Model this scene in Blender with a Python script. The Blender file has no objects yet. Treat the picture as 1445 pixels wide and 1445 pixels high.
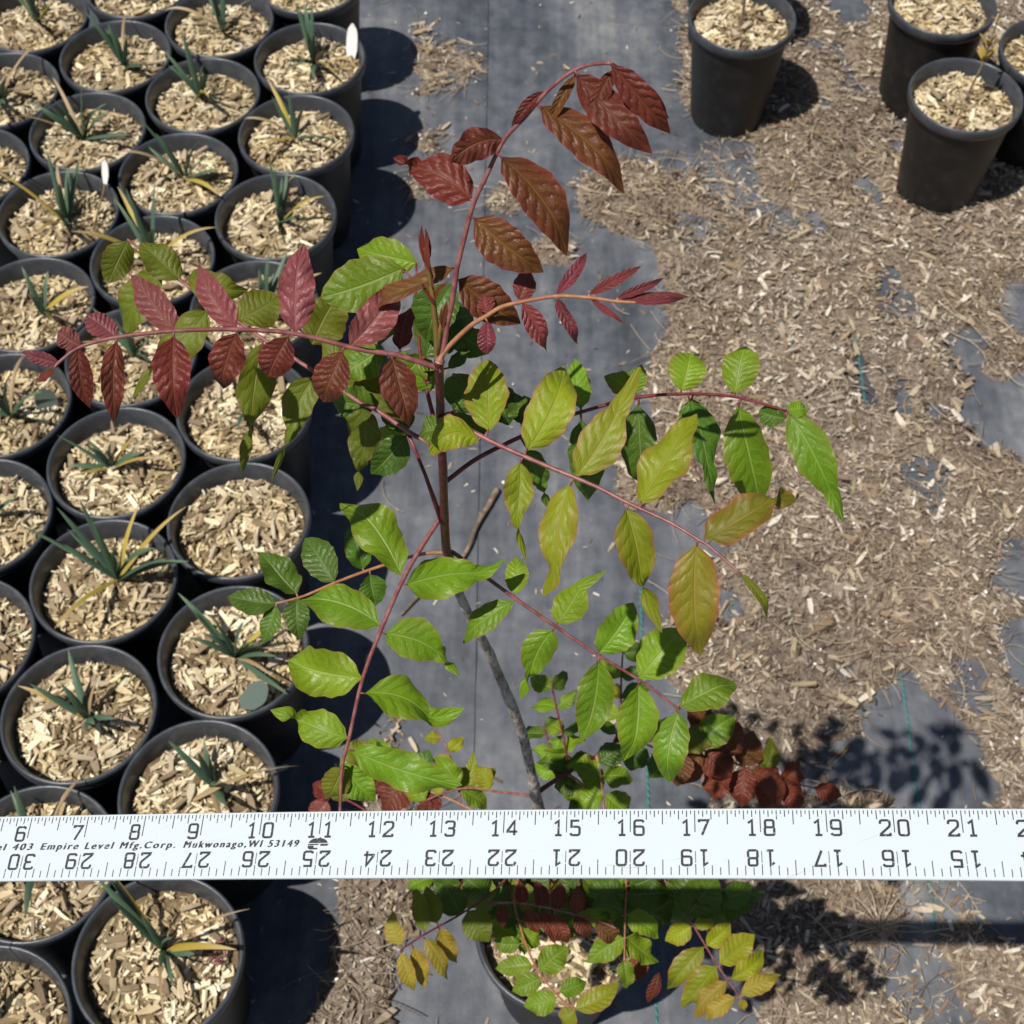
import bpy, math, random
import numpy as np
from mathutils import Vector, Matrix
rnd = random.Random(7)
nr = np.random.default_rng(11)
S = bpy.context.scene
COL = S.collection

# ------------------------------------------------------------------ camera
CAM_H, PITCH, FPX, RES = 1.545, math.radians(56), 2000.0, 1445.0
cam = bpy.data.cameras.new('camera')
cam.sensor_width = 36; cam.sensor_fit = 'HORIZONTAL'
cam.lens = 36 * FPX / RES
cam.clip_start = .01; cam.clip_end = 200
cam.dof.use_dof = True; cam.dof.focus_distance = .62; cam.dof.aperture_fstop = 32
camo = bpy.data.objects.new('camera', cam); COL.objects.link(camo)
camo.location = (0, 0, CAM_H); camo.rotation_euler = (math.pi/2 - PITCH, 0, 0)
S.camera = camo
# ------------------------------------------------------------------ light
SUNV = Vector((-.40, -.28, 1)).normalized()          # towards the sun
W = bpy.data.worlds.new('World'); S.world = W; W.use_nodes = True
wn = W.node_tree.nodes; wl = W.node_tree.links; wn.clear()
sky = wn.new('ShaderNodeTexSky'); sky.sky_type = 'NISHITA'; sky.sun_disc = False
sky.sun_elevation = math.asin(SUNV.z); sky.sun_rotation = math.atan2(SUNV.x, SUNV.y)
bg = wn.new('ShaderNodeBackground'); bg.inputs[1].default_value = .05
wo = wn.new('ShaderNodeOutputWorld'); wl.new(sky.outputs[0], bg.inputs[0]); wl.new(bg.outputs[0], wo.inputs[0])
sun = bpy.data.lights.new('sun', 'SUN'); sun.energy = 5.0; sun.angle = math.radians(.5); sun.color = (1, .955, .88)
suno = bpy.data.objects.new('sun', sun); COL.objects.link(suno)
suno.rotation_euler = SUNV.to_track_quat('Z', 'Y').to_euler(); suno.location = SUNV * 8
S.view_settings.view_transform = 'Standard'; S.view_settings.look = 'None'
S.view_settings.gamma = 1; S.view_settings.exposure = 0.15
S.view_settings.use_curve_mapping = False
S.cycles.max_bounces = 6; S.cycles.diffuse_bounces = 3; S.cycles.glossy_bounces = 2; S.cycles.transmission_bounces = 3
S.render.resolution_x = S.render.resolution_y = 1024

# ------------------------------------------------------------------ helpers
CP, SP = math.cos(PITCH), math.sin(PITCH)
FWD = Vector((0, CP, -SP)); UPC = Vector((0, SP, CP)); CAMP = Vector((0, 0, CAM_H))
def ray(x, y):
    return FWD + Vector((1, 0, 0)) * ((x - RES/2) / FPX) + UPC * ((RES/2 - y) / FPX)
def P(x, y, z):                       # photo pixel at depth z
    return CAMP + ray(x, y) * z
def G(x, y, h=0.):                    # photo pixel on the horizontal plane at height h
    r = ray(x, y); return CAMP + r * ((h - CAM_H) / r.z)
def projn(X, Y, Z):
    Zr = Z - CAM_H
    f = Y*CP - Zr*SP; u = Y*SP + Zr*CP
    return RES/2 + FPX*X/f, RES/2 - FPX*u/f

def obj(name, mesh, mat=None, parent=None):
    o = bpy.data.objects.new(name, mesh); COL.objects.link(o)
    if mat is not None and mesh is not None and len(mesh.materials) == 0: mesh.materials.append(mat)
    if parent is not None: o.parent = parent
    return o
def tag(o, label=None, cat=None, group=None, kind=None):
    if label: o['label'] = label
    if cat: o['category'] = cat
    if group: o['group'] = group
    if kind: o['kind'] = kind
    return o
def empty(name, loc, rz=0):
    o = bpy.data.objects.new(name, None); COL.objects.link(o)
    o.location = loc; o.rotation_euler = (0, 0, rz); o.empty_display_size = .02
    return o
def mk(name, verts, faces, smooth=True, uv=None):
    m = bpy.data.meshes.new(name); m.from_pydata([tuple(v) for v in verts], [], faces)
    if smooth: m.polygons.foreach_set('use_smooth', [True]*len(m.polygons))
    if uv is not None:
        l = m.uv_layers.new(name='UVMap')
        vi = np.zeros(len(m.loops), int); m.loops.foreach_get('vertex_index', vi)
        l.data.foreach_set('uv', np.asarray(uv, float)[vi].ravel())
    m.update(); return m
def mk_np(name, V, Q, tint=None, smooth=False):
    """V (n,3), Q (m,4) quads -> mesh fast"""
    m = bpy.data.meshes.new(name)
    m.vertices.add(len(V)); m.vertices.foreach_set('co', np.ascontiguousarray(V, np.float32).ravel())
    m.loops.add(len(Q)*4); m.loops.foreach_set('vertex_index', np.ascontiguousarray(Q, np.int32).ravel())
    m.polygons.add(len(Q)); m.polygons.foreach_set('loop_start', np.arange(0, len(Q)*4, 4, dtype=np.int32))
    m.polygons.foreach_set('loop_total', np.full(len(Q), 4, np.int32))
    m.polygons.foreach_set('use_smooth', np.full(len(Q), smooth))
    m.update(calc_edges=True); m.validate()
    if tint is not None:
        a = m.attributes.new('tint', 'FLOAT', 'POINT'); a.data.foreach_set('value', np.ascontiguousarray(tint, np.float32))
    return m
def tube(pts, rad, n=8, cap=True, bump=0):
    """verts, faces of a tube along pts"""
    pts = [Vector(p) for p in pts]; V = []; F = []
    if not hasattr(rad, '__len__'): rad = [rad]*len(pts)
    prev = None
    for i, p in enumerate(pts):
        t = (pts[min(i+1, len(pts)-1)] - pts[max(i-1, 0)]).normalized()
        if prev is None:
            a = Vector((0, 0, 1)) if abs(t.z) < .9 else Vector((1, 0, 0)); s = t.cross(a).normalized()
        else:
            s = (prev - t*prev.dot(t)).normalized()
        prev = s; b = t.cross(s)
        for k in range(n):
            an = 2*math.pi*k/n; r = rad[i]*(1 + bump*(rnd.random()-.5))
            V.append(p + (s*math.cos(an) + b*math.sin(an))*r)
        if i:
            o = (i-1)*n
            for k in range(n): F.append((o+k, o+(k+1) % n, o+n+(k+1) % n, o+n+k))
    if cap:
        F.append(tuple(range(n-1, -1, -1))); F.append(tuple(range((len(pts)-1)*n, len(pts)*n)))
    return V, F
def spline(pts, per=6):
    """Catmull-Rom through Vectors/tuples"""
    A = [np.array(p, float) for p in pts]; out = []
    for i in range(len(A)-1):
        p0 = A[max(i-1, 0)]; p1 = A[i]; p2 = A[i+1]; p3 = A[min(i+2, len(A)-1)]
        for k in range(per):
            t = k/per
            out.append(.5*((2*p1) + (-p0+p2)*t + (2*p0-5*p1+4*p2-p3)*t*t + (-p0+3*p1-3*p2+p3)*t**3))
    out.append(A[-1]); return out
def lathe(prof, n=48, wob=0, ph=0):
    V = []; F = []
    for i, (r, z) in enumerate(prof):
        for k in range(n):
            a = 2*math.pi*k/n; rr = r*(1 + wob*math.sin(2*a+ph))
            V.append((rr*math.cos(a), rr*math.sin(a), z))
        if i:
            o = (i-1)*n
            for k in range(n): F.append((o+k, o+(k+1) % n, o+n+(k+1) % n, o+n+k))
    return V, F
_tab = nr.random((64, 64))
def vnoise(x, y):
    x = np.asarray(x, float); y = np.asarray(y, float)
    xi = np.floor(x).astype(int); yi = np.floor(y).astype(int); fx = x-xi; fy = y-yi
    fx = fx*fx*(3-2*fx); fy = fy*fy*(3-2*fy)
    g = lambda a, b: _tab[a % 64, b % 64]
    return (g(xi, yi)*(1-fx)+g(xi+1, yi)*fx)*(1-fy) + (g(xi, yi+1)*(1-fx)+g(xi+1, yi+1)*fx)*fy
def fbm(x, y, o=4):
    s = 0; a = .5; t = 0
    for k in range(o):
        s = s + a*vnoise(x*2**k+17*k, y*2**k+5*k); t += a; a *= .5
    return s/t
def inpoly(px, py, poly):
    c = np.zeros(px.shape, bool); n = len(poly)
    for i in range(n):
        x0, y0 = poly[i]; x1, y1 = poly[(i+1) % n]
        if y0 == y1: continue
        k = ((y0 > py) != (y1 > py)) & (px < (x1-x0)*(py-y0)/(y1-y0)+x0)
        c ^= k
    return c

# ------------------------------------------------------------------ materials
class NT:
    def __init__(s, name):
        s.m = bpy.data.materials.new(name); s.m.use_nodes = True
        s.n = s.m.node_tree.nodes; s.l = s.m.node_tree.links; s.n.clear()
        s.out = s.n.new('ShaderNodeOutputMaterial')
    def new(s, t, **kw):
        n = s.n.new(t)
        for k, v in kw.items(): setattr(n, k, v)
        return n
    def put(s, sock, v):
        if hasattr(v, 'is_output') or isinstance(v, bpy.types.NodeSocket): s.l.new(v, sock)
        else: sock.default_value = v
    def math(s, op, a, b=0., c=None, clamp=False):
        n = s.new('ShaderNodeMath', operation=op, use_clamp=clamp); s.put(n.inputs[0], a); s.put(n.inputs[1], b)
        if c is not None: s.put(n.inputs[2], c)
        return n.outputs[0]
    def sstep(s, x, lo, hi):
        n = s.new('ShaderNodeMapRange', interpolation_type='SMOOTHSTEP')
        s.put(n.inputs[0], x); n.inputs[1].default_value = lo; n.inputs[2].default_value = hi
        return n.outputs[0]
    def mix(s, f, a, b, blend='MIX'):
        n = s.new('ShaderNodeMix', data_type='RGBA', blend_type=blend)
        s.put(n.inputs[0], f)
        s.put(n.inputs[6], a if not isinstance(a, tuple) else (*a[:3], 1)); s.put(n.inputs[7], b if not isinstance(b, tuple) else (*b[:3], 1))
        return n.outputs[2]
    def noise(s, scale, detail=4, vec=None, rough=.55, out=0):
        n = s.new('ShaderNodeTexNoise'); n.inputs['Scale'].default_value = scale; n.inputs['Detail'].default_value = detail
        n.inputs['Roughness'].default_value = rough
        if vec is not None: s.l.new(vec, n.inputs['Vector'])
        return n.outputs[out]
    def ramp(s, f, stops):
        n = s.new('ShaderNodeValToRGB'); s.put(n.inputs[0], f); e = n.color_ramp.elements
        while len(e) > 1: e.remove(e[-1])
        e[0].position = stops[0][0]; e[0].color = (*stops[0][1], 1)
        for p, c in stops[1:]:
            q = e.new(p); q.color = (*c, 1)
        return n.outputs[0]
    def coord(s, which='Object'):
        return s.new('ShaderNodeTexCoord').outputs[which]
    def mapping(s, vec, scale):
        n = s.new('ShaderNodeMapping'); s.l.new(vec, n.inputs[0]); n.inputs['Scale'].default_value = scale; return n.outputs[0]
    def bump(s, h, strength=.3, dist=.001):
        n = s.new('ShaderNodeBump'); s.put(n.inputs['Height'], h); n.inputs['Strength'].default_value = strength
        n.inputs['Distance'].default_value = dist; return n.outputs[0]
    def pbr(s, col, rough=.5, spec=.5, normal=None, metal=0.):
        n = s.new('ShaderNodeBsdfPrincipled')
        s.put(n.inputs['Base Color'], col if not isinstance(col, tuple) else (*col[:3], 1))
        s.put(n.inputs['Roughness'], rough); n.inputs['Specular IOR Level'].default_value = spec
        n.inputs['Metallic'].default_value = metal
        if normal is not None: s.l.new(normal, n.inputs['Normal'])
        return n.outputs[0]
    def fin(s, sh):
        s.l.new(sh, s.out.inputs[0]); return s.m

def leafmat(name, base, vein, edge, trans, rough=.42, edge_amt=.6, vein_amt=.42, nlat=8., bmp=.00065):
    t = NT(name)
    uv = t.new('ShaderNodeUVMap').outputs[0]
    sep = t.new('ShaderNodeSeparateXYZ'); t.l.new(uv, sep.inputs[0])
    u, v = sep.outputs[0], sep.outputs[1]
    a = t.math('ABSOLUTE', t.math('MULTIPLY_ADD', u, 2., -1.))
    mid = t.sstep(a, .065, .02)
    wob = t.noise(6., 2, uv)
    lat = t.math('FRACT', t.math('ADD', t.math('MULTIPLY', t.math('SUBTRACT', v, t.math('MULTIPLY', a, .17)), nlat), t.math('MULTIPLY', wob, .9)))
    d = t.math('ABSOLUTE', t.math('SUBTRACT', lat, .5))
    latm = t.math('MULTIPLY', t.sstep(d, .055, .01), t.sstep(a, .9, .45))
    fine = t.new('ShaderNodeTexVoronoi', feature='DISTANCE_TO_EDGE'); fine.inputs['Scale'].default_value = 26; t.l.new(uv, fine.inputs['Vector'])
    finem = t.sstep(fine.outputs[0], .06, .01)
    vm = t.math('MAXIMUM', mid, t.math('MULTIPLY', latm, .75), clamp=True)
    oi = t.new('ShaderNodeObjectInfo')
    hs = t.new('ShaderNodeHueSaturation'); t.put(hs.inputs['Color'], (*base, 1))
    t.put(hs.inputs['Value'], t.math('MULTIPLY_ADD', oi.outputs['Random'], .5, .75))
    r2 = t.math('FRACT', t.math('MULTIPLY', oi.outputs['Random'], 17.3))
    t.put(hs.inputs['Hue'], t.math('MULTIPLY_ADD', r2, .03, .485))
    oc = t.coord('Object')
    n1 = t.noise(60., 3, oc)
    blotch = t.mix(t.math('MULTIPLY', t.sstep(n1, .42, .72), .35), hs.outputs[0], tuple(c*.55 for c in base))
    em = t.math('ADD', t.math('MULTIPLY', t.sstep(a, .88, .99), edge_amt*.7), t.math('MULTIPLY', t.sstep(a, .35, 1.), edge_amt*.28))
    c1 = t.mix(em, blotch, edge)
    c2 = t.mix(t.math('MULTIPLY', finem, .12), c1, vein)
    c3 = t.mix(t.math('MULTIPLY', vm, vein_amt), c2, vein)
    pk = t.math('SINE', t.math('MULTIPLY', lat, math.pi))
    h = t.math('SUBTRACT', t.math('MULTIPLY', pk, t.sstep(a, 0., .4)), t.math('MULTIPLY', mid, .8))
    h = t.math('SUBTRACT', h, t.math('MULTIPLY', finem, .10))
    h = t.math('ADD', h, t.math('MULTIPLY', n1, .35))
    nb = t.bump(h, .55, bmp)
    rg = t.math('MULTIPLY_ADD', n1, .25, rough-.05)
    pb = t.pbr(c3, rg, .34, nb)
    tr = t.new('ShaderNodeBsdfTranslucent'); t.l.new(t.mix(.35, c3, (base[0]*2.2, base[1]*1.9, base[2]*.6)), tr.inputs[0]); t.l.new(nb, tr.inputs[1])
    ms = t.new('ShaderNodeMixShader'); ms.inputs[0].default_value = trans
    t.l.new(pb, ms.inputs[1]); t.l.new(tr.outputs[0], ms.inputs[2])
    return t.fin(ms.outputs[0])

M = {}
M['G'] = leafmat('leaf_green', (.125, .22, .005), (.36, .44, .11), (.27, .17, .04), .26, .34, .45)
M['D'] = leafmat('leaf_dark_shaded_green', (.056, .115, .006), (.22, .29, .09), (.13, .10, .03), .22, .32, .3)  # dark green leaves; also leaflets in shade, their shade put into the colour
M['Y'] = leafmat('leaf_yellow_green', (.20, .24, .005), (.34, .27, .06), (.31, .10, .05), .26, .38, .75)
M['O'] = leafmat('leaf_olive', (.125, .155, .008), (.25, .24, .05), (.20, .07, .03), .36, .40, .5)
M['Z'] = leafmat('leaf_olive_pink_edge', (.165, .15, .007), (.34, .22, .06), (.33, .075, .045), .28, .40, .9)
M['A'] = leafmat('leaf_amber', (.29, .225, .022), (.40, .30, .08), (.30, .09, .04), .25, .42, .6)
M['R'] = leafmat('leaf_mauve_red', (.185, .046, .046), (.30, .14, .12), (.22, .045, .05), .15, .34, .5, bmp=.0012)
M['K'] = leafmat('leaf_dark_red', (.135, .027, .014), (.27, .11, .05), (.20, .025, .03), .26, .38, .6, bmp=.0012)
M['B'] = leafmat('leaf_bronze', (.118, .044, .012), (.26, .15, .03), (.22, .03, .03), .26, .36, .7, bmp=.0012)
M['P'] = leafmat('leaf_pink_young', (.165, .030, .030), (.28, .10, .09), (.22, .05, .05), .15, .34, .5, bmp=.0012)

def stemmat(name, c1, c2, scale=120., rough=.45, bmp=.2):
    t = NT(name); oc = t.coord('Object'); n = t.noise(scale, 4, oc)
    c = t.mix(t.sstep(n, .35, .7), c1, c2)
    return t.fin(t.pbr(c, rough, .45, t.bump(n, bmp, .0006)))
M['rachis_red'] = stemmat('rachis_red', (.155, .042, .042), (.26, .105, .095), 220)
M['rachis_tan'] = stemmat('rachis_tan', (.26, .10, .05), (.34, .17, .08), 220)
M['rachis_dark'] = stemmat('rachis_dark_red', (.10, .012, .018), (.20, .04, .045), 220)
M['stem_red'] = stemmat('stem_dark_red', (.055, .006, .008), (.115, .018, .022), 300, .38)
M['shoot_green'] = stemmat('shoot_olive', (.12, .10, .02), (.20, .09, .03), 300)
def barkmat():
    t = NT('bark_grey'); oc = t.coord('Object'); mp = t.mapping(oc, (1, 1, .35))
    n = t.noise(420, 4, mp); n2 = t.noise(90, 3, oc)
    c = t.ramp(t.math('MULTIPLY_ADD', n2, .5, t.math('MULTIPLY', n, .5)), [(.30, (.025, .018, .013)), (.40, (.12, .098, .08)), (.49, (.29, .26, .225)), (.6, (.50, .46, .41))])
    return t.fin(t.pbr(c, .7, .3, t.bump(n, .7, .0012)))
M['bark'] = barkmat()

def plastic(name, base, dust, rough=.42, damt=.5, scale=40):
    t = NT(name); oc = t.coord('Object'); n = t.noise(scale, 6, oc, .6); n2 = t.noise(600, 2, oc)
    c = t.mix(t.math('MULTIPLY', t.sstep(n, .42, .75), damt), base, dust)
    r = t.math('MULTIPLY_ADD', n, .35, rough-.15)
    return t.fin(t.pbr(c, r, .5, t.bump(t.math('ADD', n2, t.math('MULTIPLY', n, .6)), .12, .0006)))
M['pot'] = plastic('pot_black_plastic', (.0075, .0075, .0085), (.03, .029, .028), .45, .6)
M['rim'] = plastic('pot_rim_plastic_sheen', (.042, .047, .057), (.095, .10, .11), .34, .6)  # black plastic too; blue-grey highlights of the lit rim are in the base colour

def chipmat(name, stops, rough=.8):
    t = NT(name); at = t.new('ShaderNodeAttribute', attribute_name='tint').outputs['Fac']
    oc = t.coord('Object'); n = t.noise(300, 3, oc); n2 = t.noise(25, 2, oc)
    f = t.math('ADD', at, t.math('MULTIPLY_ADD', n, .22, -.11), clamp=True)
    f = t.math('ADD', f, t.math('MULTIPLY_ADD', n2, .3, -.15), clamp=True)
    g = t.math('MULTIPLY', t.sstep(t.noise(6, 3, oc), .4, .62), .55)
    c = t.ramp(f, stops); hsv = t.new('ShaderNodeHueSaturation'); t.l.new(c, hsv.inputs['Color']); hsv.inputs['Saturation'].default_value = .62
    return t.fin(t.pbr(t.mix(g, c, hsv.outputs[0]), rough, .25, t.bump(n, .5, .001)))
M['chip'] = chipmat('wood_chip_ground', [(0, (.075, .047, .03)), (.3, (.20, .14, .092)), (.55, (.335, .26, .185)), (.8, (.46, .38, .285)), (1, (.64, .57, .46))])
M['potchip'] = chipmat('wood_chip_pot', [(0, (.10, .062, .03)), (.25, (.28, .20, .105)), (.5, (.48, .375, .21)), (.8, (.66, .545, .335)), (1, (.80, .71, .50))])
def chip_one():
    t = NT('wood_chip_large'); oc = t.coord('Object'); oi = t.new('ShaderNodeObjectInfo')
    n = t.noise(110, 4, t.mapping(oc, (.25, 2.2, 1)))
    f = t.math('ADD', t.math('MULTIPLY', oi.outputs['Random'], .75), t.math('MULTIPLY_ADD', n, .5, -.12), clamp=True)
    c = t.ramp(f, [(0, (.16, .10, .055)), (.4, (.30, .22, .14)), (.75, (.46, .37, .25)), (1, (.64, .56, .43))])
    return t.fin(t.pbr(c, .75, .25, t.bump(n, .6, .0015)))
M['bigchip'] = chip_one()
def strawmat():
    t = NT('dry_straw'); at = t.new('ShaderNodeAttribute', attribute_name='tint').outputs['Fac']
    c = t.ramp(at, [(0, (.14, .09, .06)), (.5, (.30, .225, .16)), (1, (.52, .44, .32))])
    return t.fin(t.pbr(c, .6, .4))
M['straw'] = strawmat()
def soilmat(name, a, b, c_):
    t = NT(name); oc = t.coord('Object'); n = t.noise(160, 6, oc, .65); n2 = t.noise(14, 4, oc)
    c = t.ramp(t.math('MULTIPLY_ADD', n2, .3, t.math('MULTIPLY', n, .7)), [(.34, a), (.5, b), (.66, c_)])
    return t.fin(t.pbr(c, .9, .15, t.bump(n, .9, .004)))
M['mulch'] = soilmat('mulch_base', (.06, .044, .033), (.175, .135, .103), (.34, .28, .215))
M['potmulch'] = soilmat('pot_mulch_base', (.05, .032, .018), (.18, .13, .072), (.34, .26, .16))
def fabric():
    t = NT('woven_ground_fabric'); oc = t.coord('Object')
    sp = t.new('ShaderNodeSeparateXYZ'); t.l.new(oc, sp.inputs[0])
    wx = t.math('ABSOLUTE', t.math('SINE', t.math('MULTIPLY', sp.outputs[0], math.pi/.0022)))
    wy = t.math('ABSOLUTE', t.math('SINE', t.math('MULTIPLY', sp.outputs[1], math.pi/.0022)))
    weave = t.math('MULTIPLY', wx, wy)
    n = t.noise(5, 6, t.mapping(oc, (1, .55, 1)), .62)
    n2 = t.noise(38, 5, oc, .65)
    st = t.noise(1, 3, t.mapping(oc, (42, 1.2, 1)))
    dust = t.math('ADD', t.math('MULTIPLY', n, .6), t.math('ADD', t.math('MULTIPLY', n2, .28), t.math('MULTIPLY', st, .22)))
    c = t.ramp(dust, [(.38, (.022, .025, .032)), (.49, (.064, .072, .089)), (.58, (.118, .126, .145)), (.72, (.25, .25, .245))])
    c = t.mix(t.math('MULTIPLY', t.math('SUBTRACT', 1., weave), .22), c, (.022, .024, .03))
    wr = t.noise(9, 3, t.mapping(oc, (1.6, .5, 1)))
    h = t.math('ADD', t.math('MULTIPLY', wr, 14.), weave)
    return t.fin(t.pbr(c, t.math('MULTIPLY_ADD', n2, .25, .38), .5, t.bump(h, .5, .0009)))
M['fabric'] = fabric()
def plain(name, col, rough=.5, spec=.5, nz=.15, scale=80):
    t = NT(name); oc = t.coord('Object'); n = t.noise(scale, 4, oc)
    c = t.mix(t.math('MULTIPLY', n, nz*2), col, tuple(x*.6 for x in col))
    return t.fin(t.pbr(c, rough, spec, t.bump(n, .15, .0006)))
M['teal'] = plain('teal_thread', (.03, .16, .15), .6)
M['white_tag'] = plain('white_plastic_tag', (.80, .80, .77), .35, .5, .06)
M['grey_tag'] = plain('grey_green_tag', (.10, .13, .11), .35, .5)
M['glint'] = plain('glint_white', (.80, .79, .74), .8)  # white colour for the glare drops
M['twig'] = stemmat('twig_brown', (.12, .08, .055), (.26, .19, .135), 90, .8, .6)
def blade(name, c1, c2, tip):
    t = NT(name); uv = t.new('ShaderNodeUVMap').outputs[0]
    sep = t.new('ShaderNodeSeparateXYZ'); t.l.new(uv, sep.inputs[0])
    oi = t.new('ShaderNodeObjectInfo')
    n = t.noise(30, 3, t.mapping(uv, (3, .3, 1)))
    c = t.mix(oi.outputs['Random'], c1, c2); c = t.mix(t.math('MULTIPLY', n, .5), c, tuple(x*.55 for x in c1))
    c = t.mix(t.sstep(sep.outputs[1], .55, 1.), c, tip)
    pb = t.pbr(c, .45, .4, t.bump(n, .3, .0006))
    tr = t.new('ShaderNodeBsdfTranslucent'); t.l.new(c, tr.inputs[0])
    ms = t.new('ShaderNodeMixShader'); ms.inputs[0].default_value = .2
    t.l.new(pb, ms.inputs[1]); t.l.new(tr.outputs[0], ms.inputs[2]); return t.fin(ms.outputs[0])
M['iris'] = blade('strap_leaf_blue_green', (.075, .135, .095), (.10, .17, .09), (.11, .17, .10))
M['irisy'] = blade('strap_leaf_yellow', (.50, .42, .07), (.42, .27, .06), (.46, .33, .16))
M['irisd'] = blade('strap_leaf_dry', (.47, .35, .19), (.36, .23, .12), (.42, .33, .22))
def rulermat():
    t = NT('yardstick_white_paint'); oc = t.coord('Object')
    n = t.noise(60, 5, oc); n2 = t.noise(900, 3, oc)
    mp = t.mapping(oc, (1, 6, 1)); w = t.new('ShaderNodeTexNoise'); w.inputs['Scale'].default_value = 9; w.inputs['Detail'].default_value = 1
    t.l.new(t.mapping(oc, (1, 3.2, 1)), w.inputs['Vector'])
    scr = t.sstep(t.math('ABSOLUTE', t.math('SUBTRACT', w.outputs[0], .56)), .0022, .0004)
    scr = t.math('MULTIPLY', scr, t.sstep(n, .48, .62))
    speck = t.sstep(n2, .70, .76)
    c = t.mix(t.math('MULTIPLY', n, .25), (.51, .565, .595), (.455, .505, .535))
    c = t.mix(t.math('MULTIPLY', scr, .6), c, (.33, .33, .33))
    c = t.mix(t.math('MULTIPLY', speck, .4), c, (.4, .4, .4))
    return t.fin(t.pbr(c, .33, .5, t.bump(n2, .06, .0003)))
M['ruler'] = rulermat()
def inkmat():
    t = NT('black_print'); oc = t.coord('Object'); n = t.noise(700, 4, oc)
    c = t.mix(t.sstep(n, .60, .72), (.025, .026, .03), (.35, .36, .37))
    return t.fin(t.pbr(c, .5, .4))
M['ink'] = inkmat()

# ------------------------------------------------------------------ ground: woven fabric sheet
gv = [(-20, -18, 0), (20, -18, 0), (20, 22, 0), (-20, 22, 0)]
ground = tag(obj('ground', mk('ground', gv, [(0, 1, 2, 3)], False), M['fabric']), kind='structure')
# stitched teal threads of the fabric (thin ribbons lying on it)
for (pa, pb_) in (((1198, 400), (1322, 1330)), ((903, 830), (926, 1440))):
    a, b = G(*pa), G(*pb_); d = (b-a); L = d.length; d.normalize(); s = Vector((-d.y, d.x, 0)); V = []; F = []
    k = 0.
    while k < L:
        l = .0075; q = a + d*k + s*rnd.uniform(-.0004, .0004); e = q + d*l + s*rnd.uniform(-.0006, .0006)
        i = len(V); w = .0016
        V += [q-s*w+Vector((0, 0, .0012)), q+s*w+Vector((0, 0, .0012)), e+s*w+Vector((0, 0, .0012)), e-s*w+Vector((0, 0, .0012)),
              (q+e)/2 + Vector((0, 0, .0024))]
        F += [(i, i+1, i+4), (i+1, i+2, i+4), (i+2, i+3, i+4), (i+3, i, i+4)]; k += .0088
    obj('stitched_thread', mk('stitched_thread', V, F, False), M['teal'], ground)
# the dark sewn seam of the fabric
for xs in ((690, 0, 668, 1140), (1095, 0, 1100, 60)):
    a, b = G(xs[0], xs[1]), G(xs[2], xs[3]); d = (b-a).normalized(); s = Vector((-d.y, d.x, 0))*.0022
    V, F = tube([a.lerp(b, t/30)+Vector((rnd.uniform(-.0008, .0008), 0, .0)) for t in range(31)], .0006, 5)
    obj('fabric_seam', mk('fabric_seam', V, F), M['pot'], ground)

# ------------------------------------------------------------------ mulch bed
FABRIC = [
  [(-900, -600), (955, -600), (955, 90), (975, 200), (955, 228), (900, 236), (845, 222), (818, 262), (800, 292), (868, 332), (908, 352), (932, 402), (924, 442), (936, 485), (920, 540), (905, 600), (872, 650), (890, 720), (940, 738), (1062, 742), (1055, 785), (965, 785), (945, 830), (932, 890), (945, 960), (985, 1010), (1000, 1090), (1020, 1200), (1035, 1330), (1062, 1445), (1100, 2200), (560, 2200), (575, 1500), (560, 1350), (590, 1240), (560, 1100), (540, 900), (480, 700), (-900, 700)],
  [(-900, 690), (485, 690), (545, 900), (540, 1100), (455, 1180), (478, 1290), (470, 1380), (420, 1450), (380, 2200), (-900, 2200)],
  [(1280, 960), (1300, 942), (1330, 1000), (1378, 1030), (1412, 1080), (1402, 1132), (1372, 1150), (1372, 1230), (1240, 1140), (1205, 1080), (1230, 1010)],
  [(1330, 470), (1362, 468), (1382, 520), (1450, 522), (1520, 560), (1520, 690), (1442, 655), (1398, 640), (1368, 598), (1350, 540)],
  [(1408, 415), (1450, 405), (1490, 440), (1445, 485), (1415, 470)],
  [(1256, 530), (1282, 522), (1296, 560), (1288, 602), (1262, 590)], [(1200, 478), (1232, 470), (1242, 520), (1236, 582), (1212, 580), (1196, 520)],
  [(1416, 880), (1480, 870), (1480, 1000), (1442, 990), (1424, 940)], [(1400, 770), (1480, 755), (1480, 850), (1420, 845)],
  [(1165, -30), (1248, -30), (1245, 24), (1215, 40), (1180, 28)], [(1195, 245), (1206, 222), (1226, 262), (1232, 290), (1214, 288)],
  [(1310, 550), (1335, 560), (1330, 600), (1308, 592)], [(1372, 1238), (1500, 1230), (1500, 1335), (1380, 1330)],
  [(980, 10), (1010, 10), (1010, 40), (980, 40)], [(1185, 925), (1220, 930), (1215, 975), (1180, 965)], [(1130, 950), (1150, 940), (1150, 975)],
]
ISLAND = [[(580, 52), (612, 48), (640, 92), (625, 140), (588, 145), (582, 100)], [(590, 190), (622, 186), (612, 225), (588, 225)],
  [(575, 250), (600, 250), (596, 285), (570, 285)], [(692, 255), (726, 246), (740, 275), (720, 298), (690, 285)], [(945, 40), (990, 45), (985, 190), (960, 150)],
  [(720, 360), (790, 345), (795, 378), (725, 386)], [(640, 60), (655, 60), (662, 110), (645, 112)]]
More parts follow.
